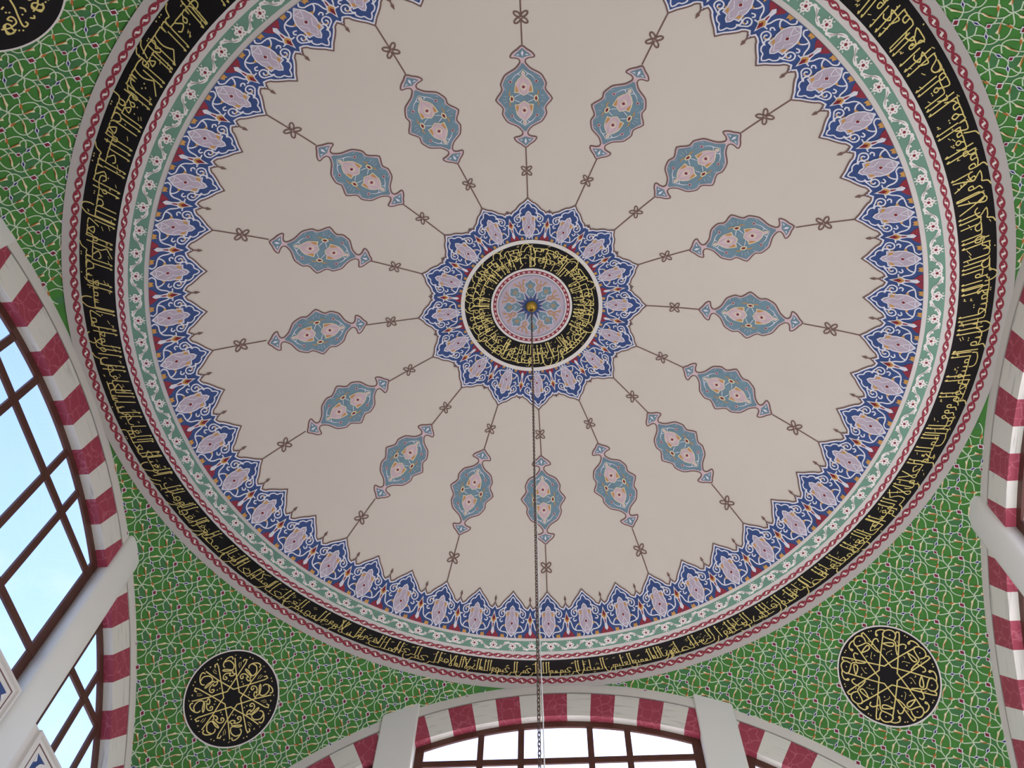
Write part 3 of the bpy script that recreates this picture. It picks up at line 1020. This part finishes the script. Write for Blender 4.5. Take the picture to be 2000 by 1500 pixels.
# ================================================================== medallion spokes
U, UY = 0.00158, 0.00171
sM = s_of(0.5375)
HALF = [(195, 0), (165, 40), (147, 70), (155, 105), (140, 140), (120, 170), (85, 190), (50, 210), (24, 240), (18, 256), (24, 272), (46, 282), (76, 286), (78, 300), (60, 322), (30, 342), (0, 366)]
def med_k(k):
    def f(x, y):
        s_ = sM + y * UY
        return dome(s_, x * U / (RS * math.sin(s_ / RS)), lay(k))
    return f
med, pal, budm = MB(), MB(), MB()
q1 = HALF
ol = q1[:] + [(-x, y) for x, y in reversed(q1[:-1])]
ol = ol + [(x, -y) for x, y in reversed(ol[1:-1])]
ol = smooth(ol, 2, closed=True)
med.fill(offset_poly(ol, -5), med_k(0), 'paint_brown', 90)
med.fill(offset_poly(ol, 5), med_k(1), 'paint_pink', 90)
body_o = [p for p in HALF[:10]]
bo = body_o + [(-x, y) for x, y in reversed(body_o)]
bo = bo + [(x, -y) for x, y in reversed(bo[1:-1])]
med.fill(offset_poly(bo, 13), med_k(2), 'paint_teal', 80)
for sg in (1, -1):
    med.fill([(x, y * sg) for x, y in [(0, 352), (24, 330), (46, 312), (58, 298), (30, 294), (0, 282), (-30, 294), (-58, 298), (-46, 312), (-24, 330)]], med_k(2), 'paint_teal')
    med.fill([(x, y * sg) for x, y in [(0, 335), (9, 318), (0, 292), (-9, 318)]], med_k(3), 'paint_line')
    for sx in (1, -1):
        med.fill([(x * sx, y * sg) for x, y in [(16, 304), (44, 302), (30, 312)]], med_k(3), 'paint_line')
        for P in ([(0, 205), (28, 180), (58, 160), (82, 128)], [(10, 150), (30, 172), (44, 168)], [(24, 30), (50, 18), (72, 6)], [(120, 60), (135, 90)], [(100, 150), (118, 140)], [(115, 18), (140, 24)], [(118, 0), (150, 0)]):
            med.ribbon(smooth([(x * sx, y * sg) for x, y in P], 3), 5, med_k(3), 'paint_line', taper=True)
        med.ribbon(smooth([(x * sx, y * sg) for x, y in [(92, 14), (100, 34), (94, 60)]], 3), 8, med_k(3), 'paint_orange', taper=True)
PAL = mirror([(0, 198), (14, 180), (10, 160), (34, 142), (56, 112), (62, 78), (66, 42), (36, 40), (16, 26), (0, 18)])
pal.fill(PAL, med_k(4), 'paint_leaf')
pal.fill(offset_poly(PAL, 5), med_k(5), 'paint_pink')
for sx in (1, -1):
    pal.fill([(x * sx, y) for x, y in [(56, 50), (40, 48), (38, 62), (50, 96), (55, 80)]], med_k(6), 'paint_orange')
    pal.ribbon([(x * sx, y) for x, y in [(4, 30), (22, 60), (26, 100), (8, 150)]], 2.5, med_k(6), 'paint_lavender')
pal.fill([(24 * math.cos(t * PI / 6), 84 + 24 * math.sin(t * PI / 6)) for t in range(12)], med_k(6), 'paint_leaf')
pal.fill([(18 * math.cos(t * PI / 6), 84 + 18 * math.sin(t * PI / 6)) for t in range(12)], med_k(7), 'paint_pink')
pal.fill([(12, 84), (0, 96), (-12, 84), (0, 74)], med_k(8), 'paint_dark_red')
def budshape(cx, cy, r, mb_):
    mb_.fill([(cx + r * 1.7, cy), (cx + r * 0.6, cy + r * 1.5), (cx - r * 0.9, cy + r * 0.9), (cx - r * 0.9, cy - r * 0.9), (cx + r * 0.6, cy - r * 1.5)], med_k(4), 'paint_leaf')
    mb_.fill([(cx + r, cy), (cx, cy + r), (cx - r * 0.6, cy), (cx, cy - r)], med_k(5), 'paint_dark_red')
for sx in (1, -1):
    cx = 84 * sx
    budm.fill([(cx - 18, 0), (cx - 8, 24), (cx + 8, 24), (cx + 18, 0), (cx + 8, -24), (cx - 8, -24)], med_k(4), 'paint_leaf')
    budm.fill([(cx, 20), (cx + 10, 0), (cx, -20), (cx - 10, 0)], med_k(5), 'paint_dark_red')
    for sy in (1, -1):
        cx2, cy2 = 88 * sx, 122 * sy
        budm.fill([(cx2 + 15, cy2), (cx2, cy2 + 13), (cx2 - 15, cy2), (cx2, cy2 - 13)], med_k(4), 'paint_pink')
        budm.fill([(cx2 + 8, cy2), (cx2, cy2 + 8), (cx2 - 8, cy2), (cx2, cy2 - 8)], med_k(5), 'paint_dark_red')
e_med, e_pal, e_bud = med.build('medallion'), pal.build('palmette'), budm.build('bud_sprays')
pal2 = MB()
pal2.v = list(pal.v)
pal2 = MB()
PALN = [(x, -y) for x, y in PAL]
pal2.fill(PALN, med_k(4), 'paint_leaf')
pal2.fill(offset_poly(PALN, 5), med_k(5), 'paint_pink')
for sx in (1, -1):
    pal2.fill([(x * sx, -y) for x, y in [(56, 50), (40, 48), (38, 62), (50, 96), (55, 80)]], med_k(6), 'paint_orange')
    pal2.ribbon([(x * sx, -y) for x, y in [(4, 30), (22, 60), (26, 100), (8, 150)]], 2.5, med_k(6), 'paint_lavender')
pal2.fill([(24 * math.cos(t * PI / 6), -84 + 24 * math.sin(t * PI / 6)) for t in range(12)], med_k(6), 'paint_leaf')
pal2.fill([(18 * math.cos(t * PI / 6), -84 + 18 * math.sin(t * PI / 6)) for t in range(12)], med_k(7), 'paint_pink')
pal2.fill([(12, -84), (0, -96), (-12, -84), (0, -74)], med_k(8), 'paint_dark_red')
e_pal2 = pal2.build('palmette')

def knot_mesh(r, size):
    m_ = MB()
    s0 = s_of(r)
    f = lambda x, y: dome(s0 + y, x / (r * S), lay(1))
    f2 = lambda x, y: dome(s0 + y, x / (r * S), lay(2))
    for q_ in range(4):
        a = PI / 4 + q_ * PI / 2
        P = []
        for t in range(14):
            b = 2 * PI * t / 14
            lx, ly = size * 0.58 + size * 0.46 * math.cos(b), size * 0.25 * math.sin(b)
            P.append((lx * math.cos(a) - ly * math.sin(a), lx * math.sin(a) + ly * math.cos(a)))
        m_.ribbon(P, size * 0.19, f, 'paint_brown', closed=True)
    m_.fill([(size * 0.24 * math.cos(t * PI / 4), size * 0.24 * math.sin(t * PI / 4)) for t in range(8)], f, 'paint_brown')
    for sx in (1, -1):
        m_.fill([(sx * size * 0.07 + size * 0.06 * math.cos(t * PI / 3), size * 0.06 * math.sin(t * PI / 3)) for t in range(6)], f2, 'paint_pink')
    return m_.build('knot')
k_out, k_inn = knot_mesh(0.703, 0.088), knot_mesh(0.3638, 0.075)
for k in range(16):
    ao, ai = OUT_A[k], INN_A[k]
    d = wrap(ao - ai)
    at = lambda r: rad(ai + d * (r - 0.297) / (0.7555 - 0.297))
    o = put('medallion', e_med, ceiling, rotz=at(0.5375))
    put('palmette', e_pal, o)
    put('palmette', e_pal2, o)
    put('bud_sprays', e_bud, o)
    put('knot', k_out, ceiling, rotz=at(0.703))
    put('knot', k_inn, ceiling, rotz=at(0.3638))
    for ra, rb in ((0.296, 0.4235), (0.6500, 0.757)):
        m_ = MB()
        n = 6
        L_, R_ = [], []
        for i in range(n + 1):
            r = ra + (rb - ra) * i / n
            th, s_ = at(r), s_of(r)
            hw = 0.0075 / (r * S)
            L_.append(dome(s_, th + hw, lay(0)))
            R_.append(dome(s_, th - hw, lay(0)))
        m_.quadgrid([L_, R_], 'paint_brown')
        put('spoke_line', m_, ceiling)

# ================================================================== centre of the dome
def annulus(name, r0, r1, mname, k, n=128, parent=ceiling, label=None):
    m_ = MB()
    st = max(1, int((r1 - r0) * S / 0.12))
    m_.quadgrid([[dome(s_of(r0 + (r1 - r0) * i / st) if r0 + r1 > 0 else 0, 2 * PI * j / n, lay(k)) for j in range(n)] for i in range(st + 1)], mname, closed=True)
    return put(name, m_, parent, label=label)
annulus('white_ring', 0.1745, 0.1845, 'plaster_white', 6)
insc = annulus('inscription_ring', 0.104, 0.1760, 'paint_black', 5, label='black ring densely written in gold at the dome centre')
annulus('white_ring', 0.1000, 0.1062, 'plaster_white', 6)
chain_bg = annulus('rope_ring', 0.0915, 0.1005, 'paint_red', 6)
annulus('white_ring', 0.0895, 0.0920, 'plaster_white', 7)
rosette = annulus('rosette', 0.0005, 0.0900, 'paint_lavender', 6, label='lavender rosette with blue star and teal blooms')
annulus('rosette_line', 0.0856, 0.0868, 'paint_teal', 7, parent=rosette)
rl_ = MB()
for i in range(1):
    for half in (0,):
        P = [(-0.30, 0.0), (-0.18, 0.5), (0.18, 0.5), (0.30, 0.0), (0.18, -0.5), (-0.18, -0.5)]
        rl_.fill(P, lambda x, y: dome(s_of(0.096 + y * 0.0042), x * 2 * PI / 44, lay(7)), 'paint_pink')
e_rl = rl_.build('rope_link')
for i in range(44):
    put('rope_link', e_rl, chain_bg, rotz=2 * PI * i / 44)
# gold script, two rows
VERSE = 'ان الله يمسك السماوات والارض ان تزولا ولئن زالتا ان امسكهما من احد من بعده انه كان حليما غفورا'.split()
VERSE2 = 'بسم الله الرحمن الرحيم قل هو الله احد الله الصمد لم يلد ولم يولد ولم يكن له كفوا احد'.split()
ri, ro_ = 0.107 * S, 0.1745 * S
bh = ro_ - ri
for vw, v0, kk, rmid, ph in ((VERSE, 0.18, 0.60, ro_ - 0.38 * bh, 70), (VERSE2 + VERSE[:9], 0.56, 0.38, ro_ - 0.66 * bh, 80), (VERSE2, 0.30, 0.62, ro_ - 0.5 * bh, 200)):
    ws = [write_word(w) for w in vw]
    tt = sum(w[2] + 0.05 for w in ws)
    kx_ = 2 * PI * rmid / tt
    pos = rad(ph) * rmid
    for w in ws:
        m_ = MB()
        f = lambda x, y: dome(s_of((ro_ - y) / S), x / rmid, lay(7))
        stamp_word(m_, w, pos, kx_ * 1.2, bh * kk, bh * v0, f, 0.0088)
        put('word', m_, insc)
        pos += (w[2] + 0.05) * kx_
# rosette: blue star, teal blooms, orange scrolls
def flat_k(k):
    return lambda x, y: dome(math.hypot(x, y), math.atan2(y, x), lay(k))
m_ = MB()
P = []
for i in range(32):
    r = (0.215 if i % 4 == 2 else 0.155) if i % 2 == 0 else 0.10
    a = 2 * PI * i / 32
    P.append((r * math.cos(a), r * math.sin(a)))
m_.fill(P, flat_k(9), 'paint_blue')
put('blue_star', m_, rosette)
bl, sc_ = MB(), MB()
def at_rot(P, a=0):
    return P
B0 = [(0.385, 0), (0.345, 0.035), (0.325, 0.075), (0.28, 0.072), (0.255, 0.045), (0.20, 0.07), (0.14, 0.035), (0.12, 0)]
B0 = B0 + [(x, -y) for x, y in reversed(B0[1:-1])]
bl.fill(B0, flat_k(7), 'paint_line', 0.2)
bl.fill(offset_poly(B0, 0.007), flat_k(8), 'paint_teal', 0.2)
bl.ribbon([(0.31, 0), (0.285, 0.022), (0.26, 0), (0.285, -0.022)], 0.010, flat_k(9), 'paint_orange', closed=True)
bl.ribbon([(0.23, -0.03), (0.20, 0.0), (0.23, 0.03)], 0.006, flat_k(9), 'paint_line')
e_bl = bl.build('bloom')
c8, s8 = math.cos(PI / 8), math.sin(PI / 8)
def tilt(P):
    return [(x * c8 - y * s8, x * s8 + y * c8) for x, y in P]
for sg in (1, -1):
    sc_.ribbon(smooth(tilt([(0.23, 0), (0.265, 0.022 * sg), (0.31, 0.012 * sg), (0.335, 0.05 * sg), (0.375, 0.055 * sg), (0.37, 0.085 * sg)]), 3), 0.011, flat_k(9), 'paint_orange')
sc_.ribbon(tilt([(0.31, 0), (0.385, 0)]), 0.009, flat_k(9), 'paint_orange')
e_sc = sc_.build('scroll')
for i in range(8):
    put('bloom', e_bl, rosette, rotz=i * PI / 4 + rad(1))
    put('scroll', e_sc, rosette, rotz=i * PI / 4 + rad(1))

# ================================================================== walls with striped arches
SILL = -0.553
FLOOR = -Z0 / S
ROT = {'front': 0.0, 'left': PI / 2, 'back': PI, 'right': -PI / 2}
def N3(h, d, z):
    return Vector((h * S, d * S, Z0 + z * S))

def arc_strip(mb_, r0, r1, d0, d1, b0, b1, n, mname):
    """surface swept along the arch between (r0,d0) and (r1,d1)"""
    rows_ = []
    for (r, d) in ((r0, d0), (r1, d1)):
        rows_.append([N3(r * math.sin(b0 + (b1 - b0) * i / n), d, ZC + r * math.cos(b0 + (b1 - b0) * i / n)) for i in range(n + 1)])
    mb_.quadgrid(rows_, mname)

VP = rad(3.44)
def voussoir_mesh(mname):
    m_ = MB()
    n = 3
    g = -0.00005
    b0, b1 = -VP / 2 + g, VP / 2 - g
    def ringpts(b):
        return [Vector((r * S * math.sin(b), d * S, r * S * math.cos(b))) for r, d in ((RO, 0.0), (RC, 0.0), (RC, 0.034), (RO, 0.034))]
    rows_ = [ringpts(b0 + (b1 - b0) * i / n) for i in range(n + 1)]
    m_.quadgrid(rows_, mname, closed=True)
    m_.face(list(reversed(rows_[0])), mname)
    m_.face(rows_[-1], mname)
    return weld(m_.build('voussoir'))
V_RED, V_WHITE = voussoir_mesh('marble_red'), voussoir_mesh('marble_white')
WALLS = {}
for side, lab in (('front', 'wall with striped arch under white-glowing window'), ('left', 'wall with striped arch around window onto blue sky'),
                  ('right', 'wall with striped arch at the pale pink side'), ('back', 'plain wall behind the viewer')):
    m_ = MB()
    bm_ = math.asin(1.0199 / RE)
    # flush white margin outside the voussoirs, ending on the pendentive
    n = 80
    rows_ = [[], []]
    for i in range(n + 1):
        b = -bm_ + 2 * bm_ * i / n
        for k, r in enumerate((RO - 0.002, RE + 0.004)):
            h = max(-A_W, min(A_W, r * math.sin(b)))
            rows_[k].append(N3(h, A_W, ZC + r * math.cos(b)))
    m_.quadgrid(rows_, 'plaster_white')
    if side == 'back':
        n = 60
        m_.quadgrid([[N3(A_W * (2 * i / n - 1), A_W, FLOOR) for i in range(n + 1)],
                     [N3(A_W * (2 * i / n - 1), A_W, ZC + math.sqrt(RE ** 2 - (A_W * (2 * i / n - 1)) ** 2) + 0.004) for i in range(n + 1)]], 'plaster_white')
    else:
        # thin dark joint along the outer edge of the voussoirs, reveal outside the glass
        arc_strip(m_, RO + 0.0004, RO + 0.0017, A_W - 0.0006, A_W - 0.0006, -bm_, bm_, 80, 'joint_grey')
        box(m_, -A_W * S, A_W * S, A_W * S, (A_W + 0.10) * S, 0, Z0 + SILL * S, 'plaster_white')
    w_ = put('wall_' + side, m_, rotz=ROT[side], label=lab, kind='structure')
    WALLS[side] = w_
    if side == 'back':
        continue
    for i in range(-18, 19):
        o = put('voussoir', V_RED if i % 2 == 0 else V_WHITE, w_)
        o.matrix_basis = Matrix.Translation(Vector((0, A_W * S, Z0 + ZC * S))) @ Matrix.Rotation(i * VP, 4, 'Y')

# ------------------------------------------------------------------ windows
GD = A_W + DS + 0.004            # plane of the glass
RF = 1.0255                      # inner radius of the wooden arch frame
def zarc(h, r=RF):
    return ZC + math.sqrt(max(0.0, r * r - h * h))
MW = 0.0082                      # half width of a glazing bar
def bar(m_, h0, h1, z0, z1, d0=DS + 0.001, d1=DS + 0.007):
    box(m_, h0 * S, h1 * S, (A_W + d0) * S, (A_W + d1) * S, Z0 + z0 * S, Z0 + z1 * S, 'wood_brown')
wn = 0
def window(side, lo, hi, vbars, hbars, label):
    global wn
    wn += 1
    rz = ROT[side]
    # arched top rail
    b0, b1 = math.asin(max(-0.99, lo / RF)), math.asin(min(0.99, hi / RF))
    fr = MB()
    for (r0, d0, r1, d1) in ((RF, DS, RC + 0.003, DS), (RF, DS, RF, DS + 0.007), (RF, DS + 0.007, RC + 0.003, DS + 0.007)):
        arc_strip(fr, r0, r1, A_W + d0, A_W + d1, b0, b1, 28, 'wood_brown')
    win = put('window_%d' % wn, fr, rotz=rz, label=label, kind='structure')
    # jambs beside the piers and bottom rail
    def post(h, hw, deep=0.0):
        m_ = MB()
        bar(m_, h - hw, h + hw, SILL, zarc(abs(h) - hw) + 0.004, DS + 0.001 - deep, DS + 0.007)
        put('mullion', m_, win)
    if abs(lo) < 0.9:
        post(lo + 0.0115, 0.0120)
    if abs(hi) < 0.9 and zarc(hi) > SILL + 0.05:
        post(hi - 0.0115, 0.0120)
    for h in vbars:
        post(h, MW)
    for z in hbars:
        hm = math.sqrt(max(0.0, RF * RF - (z - ZC) ** 2))
        a, b = max(lo, -hm), min(hi, hm)
        m_ = MB()
        bar(m_, a, b, z - MW, z + MW, DS + 0.0005, DS + 0.0065)
        put('transom', m_, win)
    hs = [lo] + list(vbars) + [hi]
    zs = [SILL] + sorted(hbars) + [0.0]
    for a, b in zip(hs, hs[1:]):
        for z0, z1 in zip(zs, zs[1:]):
            topz = [min(z1, zarc(a + (b - a) * i / 8)) for i in range(9)]
            if max(topz) <= z0 + 0.004:
                continue
            pts_t = [(a + (b - a) * i / 8, max(z0, t)) for i, t in enumerate(topz)]
            m_ = MB()
            for (ha, ta), (hb, tb) in zip(pts_t, pts_t[1:]):
                if ta - z0 < 1e-4 and tb - z0 < 1e-4:
                    continue
                m_.face([N3(ha, GD, z0), N3(hb, GD, z0), N3(hb, GD, tb), N3(ha, GD, ta)], 'glass')
            put('pane', m_, win, rotz=0)
    return win
PIN, POUT = 0.378, 0.478
for side, words_ in (('front', ('white-glowing arched window above the front wall, middle bay', 'front window bay toward the looped-letter roundel', 'front window bay toward the bowl-letter roundel')),
                     ('left', ('large arched window onto blue sky', 'window bay beyond the pier toward the viewer', 'lower window bay beside the blue ornament panel')),
                     ('right', ('arched window at the pink-lit side wall', 'pink-side window bay next to the bowl-letter roundel', 'pink-side window bay toward the viewer'))):
    h1 = -0.24 if side == 'front' else -0.226
    window(side, -PIN, PIN, (-0.203, -0.095, 0.09, 0.19), (h1, -0.458), words_[0])
    window(side, -0.86, -POUT, (-0.68, -0.587), (-0.387,), words_[1])
    window(side, POUT, 0.86, (0.587, 0.68), (-0.387,), words_[2])

# ------------------------------------------------------------------ piers
def pier(side, h0, h1, p, rounded, label):
    m_ = MB()
    zb, zt_ = -0.02 * 0 + FLOOR, -0.035
    if rounded:
        sec = [(h0, A_W + DS + 0.0075), (h0, A_W)]
        for i in range(1, 12):
            a = PI * i / 12
            sec.append(((h0 + h1) / 2 - (h1 - h0) / 2 * math.copysign(abs(math.cos(a)) ** 0.8, math.cos(a)), A_W - p * math.sin(a) ** 0.8))
        sec += [(h1, A_W), (h1, A_W + DS + 0.0075)]
    else:
        e = 0.003
        sec = [(h0, A_W + DS + 0.0075), (h0, A_W - p + e), (h0 + e, A_W - p), (h1 - e, A_W - p), (h1, A_W - p + e), (h1, A_W + DS + 0.0075)]
    nz_ = 24
    m_.quadgrid([[N3(h, d, zb + (zt_ - zb) * k / nz_) for h, d in sec] for k in range(nz_ + 1)], 'pier_white', closed=True)
    e_ = weld(m_.build('pillar'))
    if rounded:
        shade_smooth(e_)
    return put('pillar', e_, rotz=ROT[side], label=label, kind='structure')
pier('front', -POUT, -PIN, 0.009, False, 'flat white pier of the front window nearer the looped-letter roundel')
pier('front', PIN, POUT, 0.009, False, 'flat white pier of the front window nearer the bowl-letter roundel')
pier('left', PIN, 0.462, 0.013, True, 'white pier crossing the blue-sky window')
pier('left', -POUT, -PIN, 0.001, False, 'white pier of the blue-sky window toward the viewer')
pier('right', -0.465, -PIN, 0.017, True, 'white rounded pier crossing the pink-lit arch')
pier('right', PIN, POUT, 0.017, True, 'white rounded pier of the pink-lit arch toward the viewer')

# ------------------------------------------------------------------ ornament panels under the blue-sky window
def panel(h0, h1, label):
    z1, z0 = SILL - 0.002, -0.95
    def rect_ring(m_, i0, i1, d, d2, mname):
        a = [(h0 + i0, z0 + i0), (h1 - i0, z0 + i0), (h1 - i0, z1 - i0), (h0 + i0, z1 - i0)]
        b = [(h0 + i1, z0 + i1), (h1 - i1, z0 + i1), (h1 - i1, z1 - i1), (h0 + i1, z1 - i1)]
        m_.quadgrid([[N3(h, d, z) for h, z in a], [N3(h, d2, z) for h, z in b]], mname, closed=True)
    m_ = MB()
    rect_ring(m_, 0.0, 0.0, A_W, A_W - 0.008, 'plaster_white')
    rect_ring(m_, 0.0, 0.007, A_W - 0.008, A_W - 0.010, 'plaster_white')
    rect_ring(m_, 0.007, 0.010, A_W - 0.010, A_W - 0.005, 'plaster_white')
    rect_ring(m_, 0.010, 0.017, A_W - 0.005, A_W - 0.006, 'plaster_white')
    rect_ring(m_, 0.017, 0.0205, A_W - 0.006, A_W - 0.006, 'paint_brown')
    rect_ring(m_, 0.0205, 0.030, A_W - 0.006, A_W - 0.006, 'plaster_white')
    i = 0.030
    m_.face([N3(h, A_W - 0.0058, z) for h, z in ((h0 + i, z0 + i), (h1 - i, z0 + i), (h1 - i, z1 - i), (h0 + i, z1 - i))], 'paint_blue')
    o = put('ornament_panel', m_, WALLS['left'], label=label)
    s_ = MB()
    f = lambda x, y: N3(x, A_W - 0.0066, y)
    lo, hi, b, t = h0 + i, h1 - i, z0 + i, z1 - i
    nx, nz2 = max(1, round((hi - lo) / 0.09)), 4
    cw, ch = (hi - lo) / nx, 0.09
    for a in range(nx):
        for c in range(nz2):
            ox, oy = lo + a * cw, t - (c + 1) * ch
            for sx in (1, -1):
                mm = lambda P: [(ox + cw * (0.5 + sx * x), oy + ch * y) for x, y in P]
                s_.ribbon(smooth(mm([(0, 0.98), (0.22, 0.86), (0.30, 0.62), (0.14, 0.50), (0.10, 0.66), (0.22, 0.72)]), 3), 0.007, f, 'paint_flower')
                s_.ribbon(smooth(mm([(0.5, 0.5), (0.36, 0.36), (0.16, 0.34), (0.12, 0.14), (0.30, 0.08), (0.36, 0.22)]), 3), 0.007, f, 'paint_flower')
                s_.fill(mm([(0.0, 0.62), (0.07, 0.52), (0.0, 0.40)]), f, 'paint_flower')
                s_.fill(mm([(0.5, 0.98), (0.40, 0.86), (0.5, 0.78)]), f, 'paint_flower')
            s_.fill([(ox + cw * 0.5 + 0.010, oy + ch * 0.82), (ox + cw * 0.5, oy + ch * 0.94), (ox + cw * 0.5 - 0.010, oy + ch * 0.82), (ox + cw * 0.5, oy + ch * 0.70)], f, 'paint_leaf')
    put('scrollwork', s_, o)
    return o
panel(-0.372, 0.372, 'blue and white ornament panel under the large blue-sky window')
panel(0.484, 0.96, 'blue and white ornament panel under the lower window bay')

# ------------------------------------------------------------------ unseen, added for the light: box blocking sun leaks, terrace bouncing sun upward
m_ = MB()
for side in ('front', 'left', 'right', 'back'):
    rm = Matrix.Rotation(ROT[side], 3, 'Z')
    n = 64
    lo_, hi_ = [], []
    for i in range(n + 1):
        b = rad(-66) + rad(132) * i / n
        h = (RC + 0.02) * math.sin(b)
        lo_.append(rm @ N3(h, A_W + 0.040, ZC + (RC + 0.02) * math.cos(b)))
        hi_.append(rm @ N3(h * 1.15, A_W + 0.040, 0.45))
    m_.quadgrid([lo_, hi_], 'plaster_white')
q_ = 1.11
m_.face([N3(-q_, -q_, 0.45), N3(q_, -q_, 0.45), N3(q_, q_, 0.45), N3(-q_, q_, 0.45)], 'plaster_white')
put('added_roof', m_, label='added outer box keeping sun out of the dome joints', kind='structure')
m_ = MB()
a0, a1, zt2 = A_W + 0.10, 2.9, -0.64
for x0, x1, y0, y1 in ((-a1, a1, a0, a1), (-a1, a1, -a1, -a0), (-a1, -a0, -a0, a0), (a0, a1, -a0, a0)):
    box(m_, x0 * S, x1 * S, y0 * S, y1 * S, Z0 + (zt2 - 0.05) * S, Z0 + zt2 * S, 'floor_carpet')
put('added_roof', m_, label='pale terrace added outside to bounce sunlight onto the arch soffits', kind='structure')

# ------------------------------------------------------------------ floor
m_ = MB()
box(m_, -A_W * S - 0.5, A_W * S + 0.5, -A_W * S - 0.5, A_W * S + 0.5, -0.2, 0.0, 'floor_carpet')
put('floor', m_, label='carpeted floor below the dome', kind='structure')

# ================================================================== boss, chain and cable
def lathe(mb_, prof, n, mname, zc):
    mb_.quadgrid([[Vector((r * math.cos(2 * PI * j / n), r * math.sin(2 * PI * j / n), zc + z)) for j in range(n)] for r, z in prof], mname, closed=True)
crown = ZT
boss = MB()
lathe(boss, [(0.004, 0.0), (0.074, 0.0), (0.078, -0.010), (0.070, -0.018), (0.066, -0.030), (0.060, -0.050), (0.046, -0.068), (0.028, -0.080), (0.018, -0.086), (0.018, -0.10), (0.004, -0.104)], 40, 'gilt', crown - 0.03)
e_ = weld(boss.build('ceiling_boss'))
shade_smooth(e_)
bo_ = put('ceiling_boss', e_, label='small gilt boss at the dome crown holding the chain', cat='ceiling boss')
hk = MB()
def torus(mb_, c, R_, r, mname, axis='y', squash=1.0, n=20, k=8, half_len=0.0):
    rows_ = []
    for i in range(n):
        a = 2 * PI * i / n
        cx, cz = R_ * math.cos(a), R_ * math.sin(a)
        cz += math.copysign(half_len, math.sin(a)) if abs(math.sin(a)) > 1e-6 else 0
        row = []
        for j in range(k):
            b = 2 * PI * j / k
            row.append(Vector((cx + r * math.cos(b) * math.cos(a), r * math.sin(b), cz + r * math.cos(b) * math.sin(a))))
        rows_.append(row)
    rows_.append(rows_[0])
    if axis == 'x':
        rows_ = [[Vector((p.y, p.x, p.z)) for p in r_] for r_ in rows_]
    rows_ = [[p + Vector(c) for p in r_] for r_ in rows_]
    mb_.quadgrid(rows_, mname, closed=True)
torus(hk, (0, 0, crown - 0.150), 0.020, 0.006, 'hook_dark')
put('hook', hk, bo_)

top = Vector((0, 0, crown - 0.165))
bot = Vector((0.075, 0.0, 4.0))
pitch_l = 0.031
ln = (bot - top).length
nl = int(ln / pitch_l)
dirv = (bot - top).normalized()
rootc = bpy.data.objects.new('lamp_chain', None)
COL.objects.link(rootc)
rootc.location = bot
rootc['label'] = 'long metal link chain hanging from the dome crown'
rootc['category'] = 'chain'
lm = MB()
torus(lm, (0, 0, 0), 0.0090, 0.0033, 'chain_metal', n=16, k=7, half_len=0.011)
e_l = weld(lm.build('link'))
shade_smooth(e_l)
qd = (-dirv).to_track_quat('Z', 'Y').to_matrix().to_4x4()
for i in range(nl):
    o = put('link', e_l, rootc)
    p = top + dirv * (i + 0.5) * pitch_l - bot
    o.matrix_basis = Matrix.Translation(p) @ qd @ Matrix.Rotation(rad(8) + (PI / 2 if i % 2 else 0) + 0.004 * i, 4, 'Z')
cb = MB()
rows_ = []
for i in range(121):
    t = i / 120
    c = top + (bot - top) * t + Vector((0.002 + 0.026 * t * t + 0.003 * t * math.sin(t * 23), 0.018 - 0.008 * t, 0.0))
    rows_.append([c + Vector((0.0036 * math.cos(2 * PI * j / 8), 0.0036 * math.sin(2 * PI * j / 8), 0)) for j in range(8)])
cb.quadgrid(rows_, 'cable_white', closed=True)
e_ = weld(cb.build('lamp_cable'))
shade_smooth(e_)
put('lamp_cable', e_, label='thin white electric cable running down beside the chain', cat='cable')
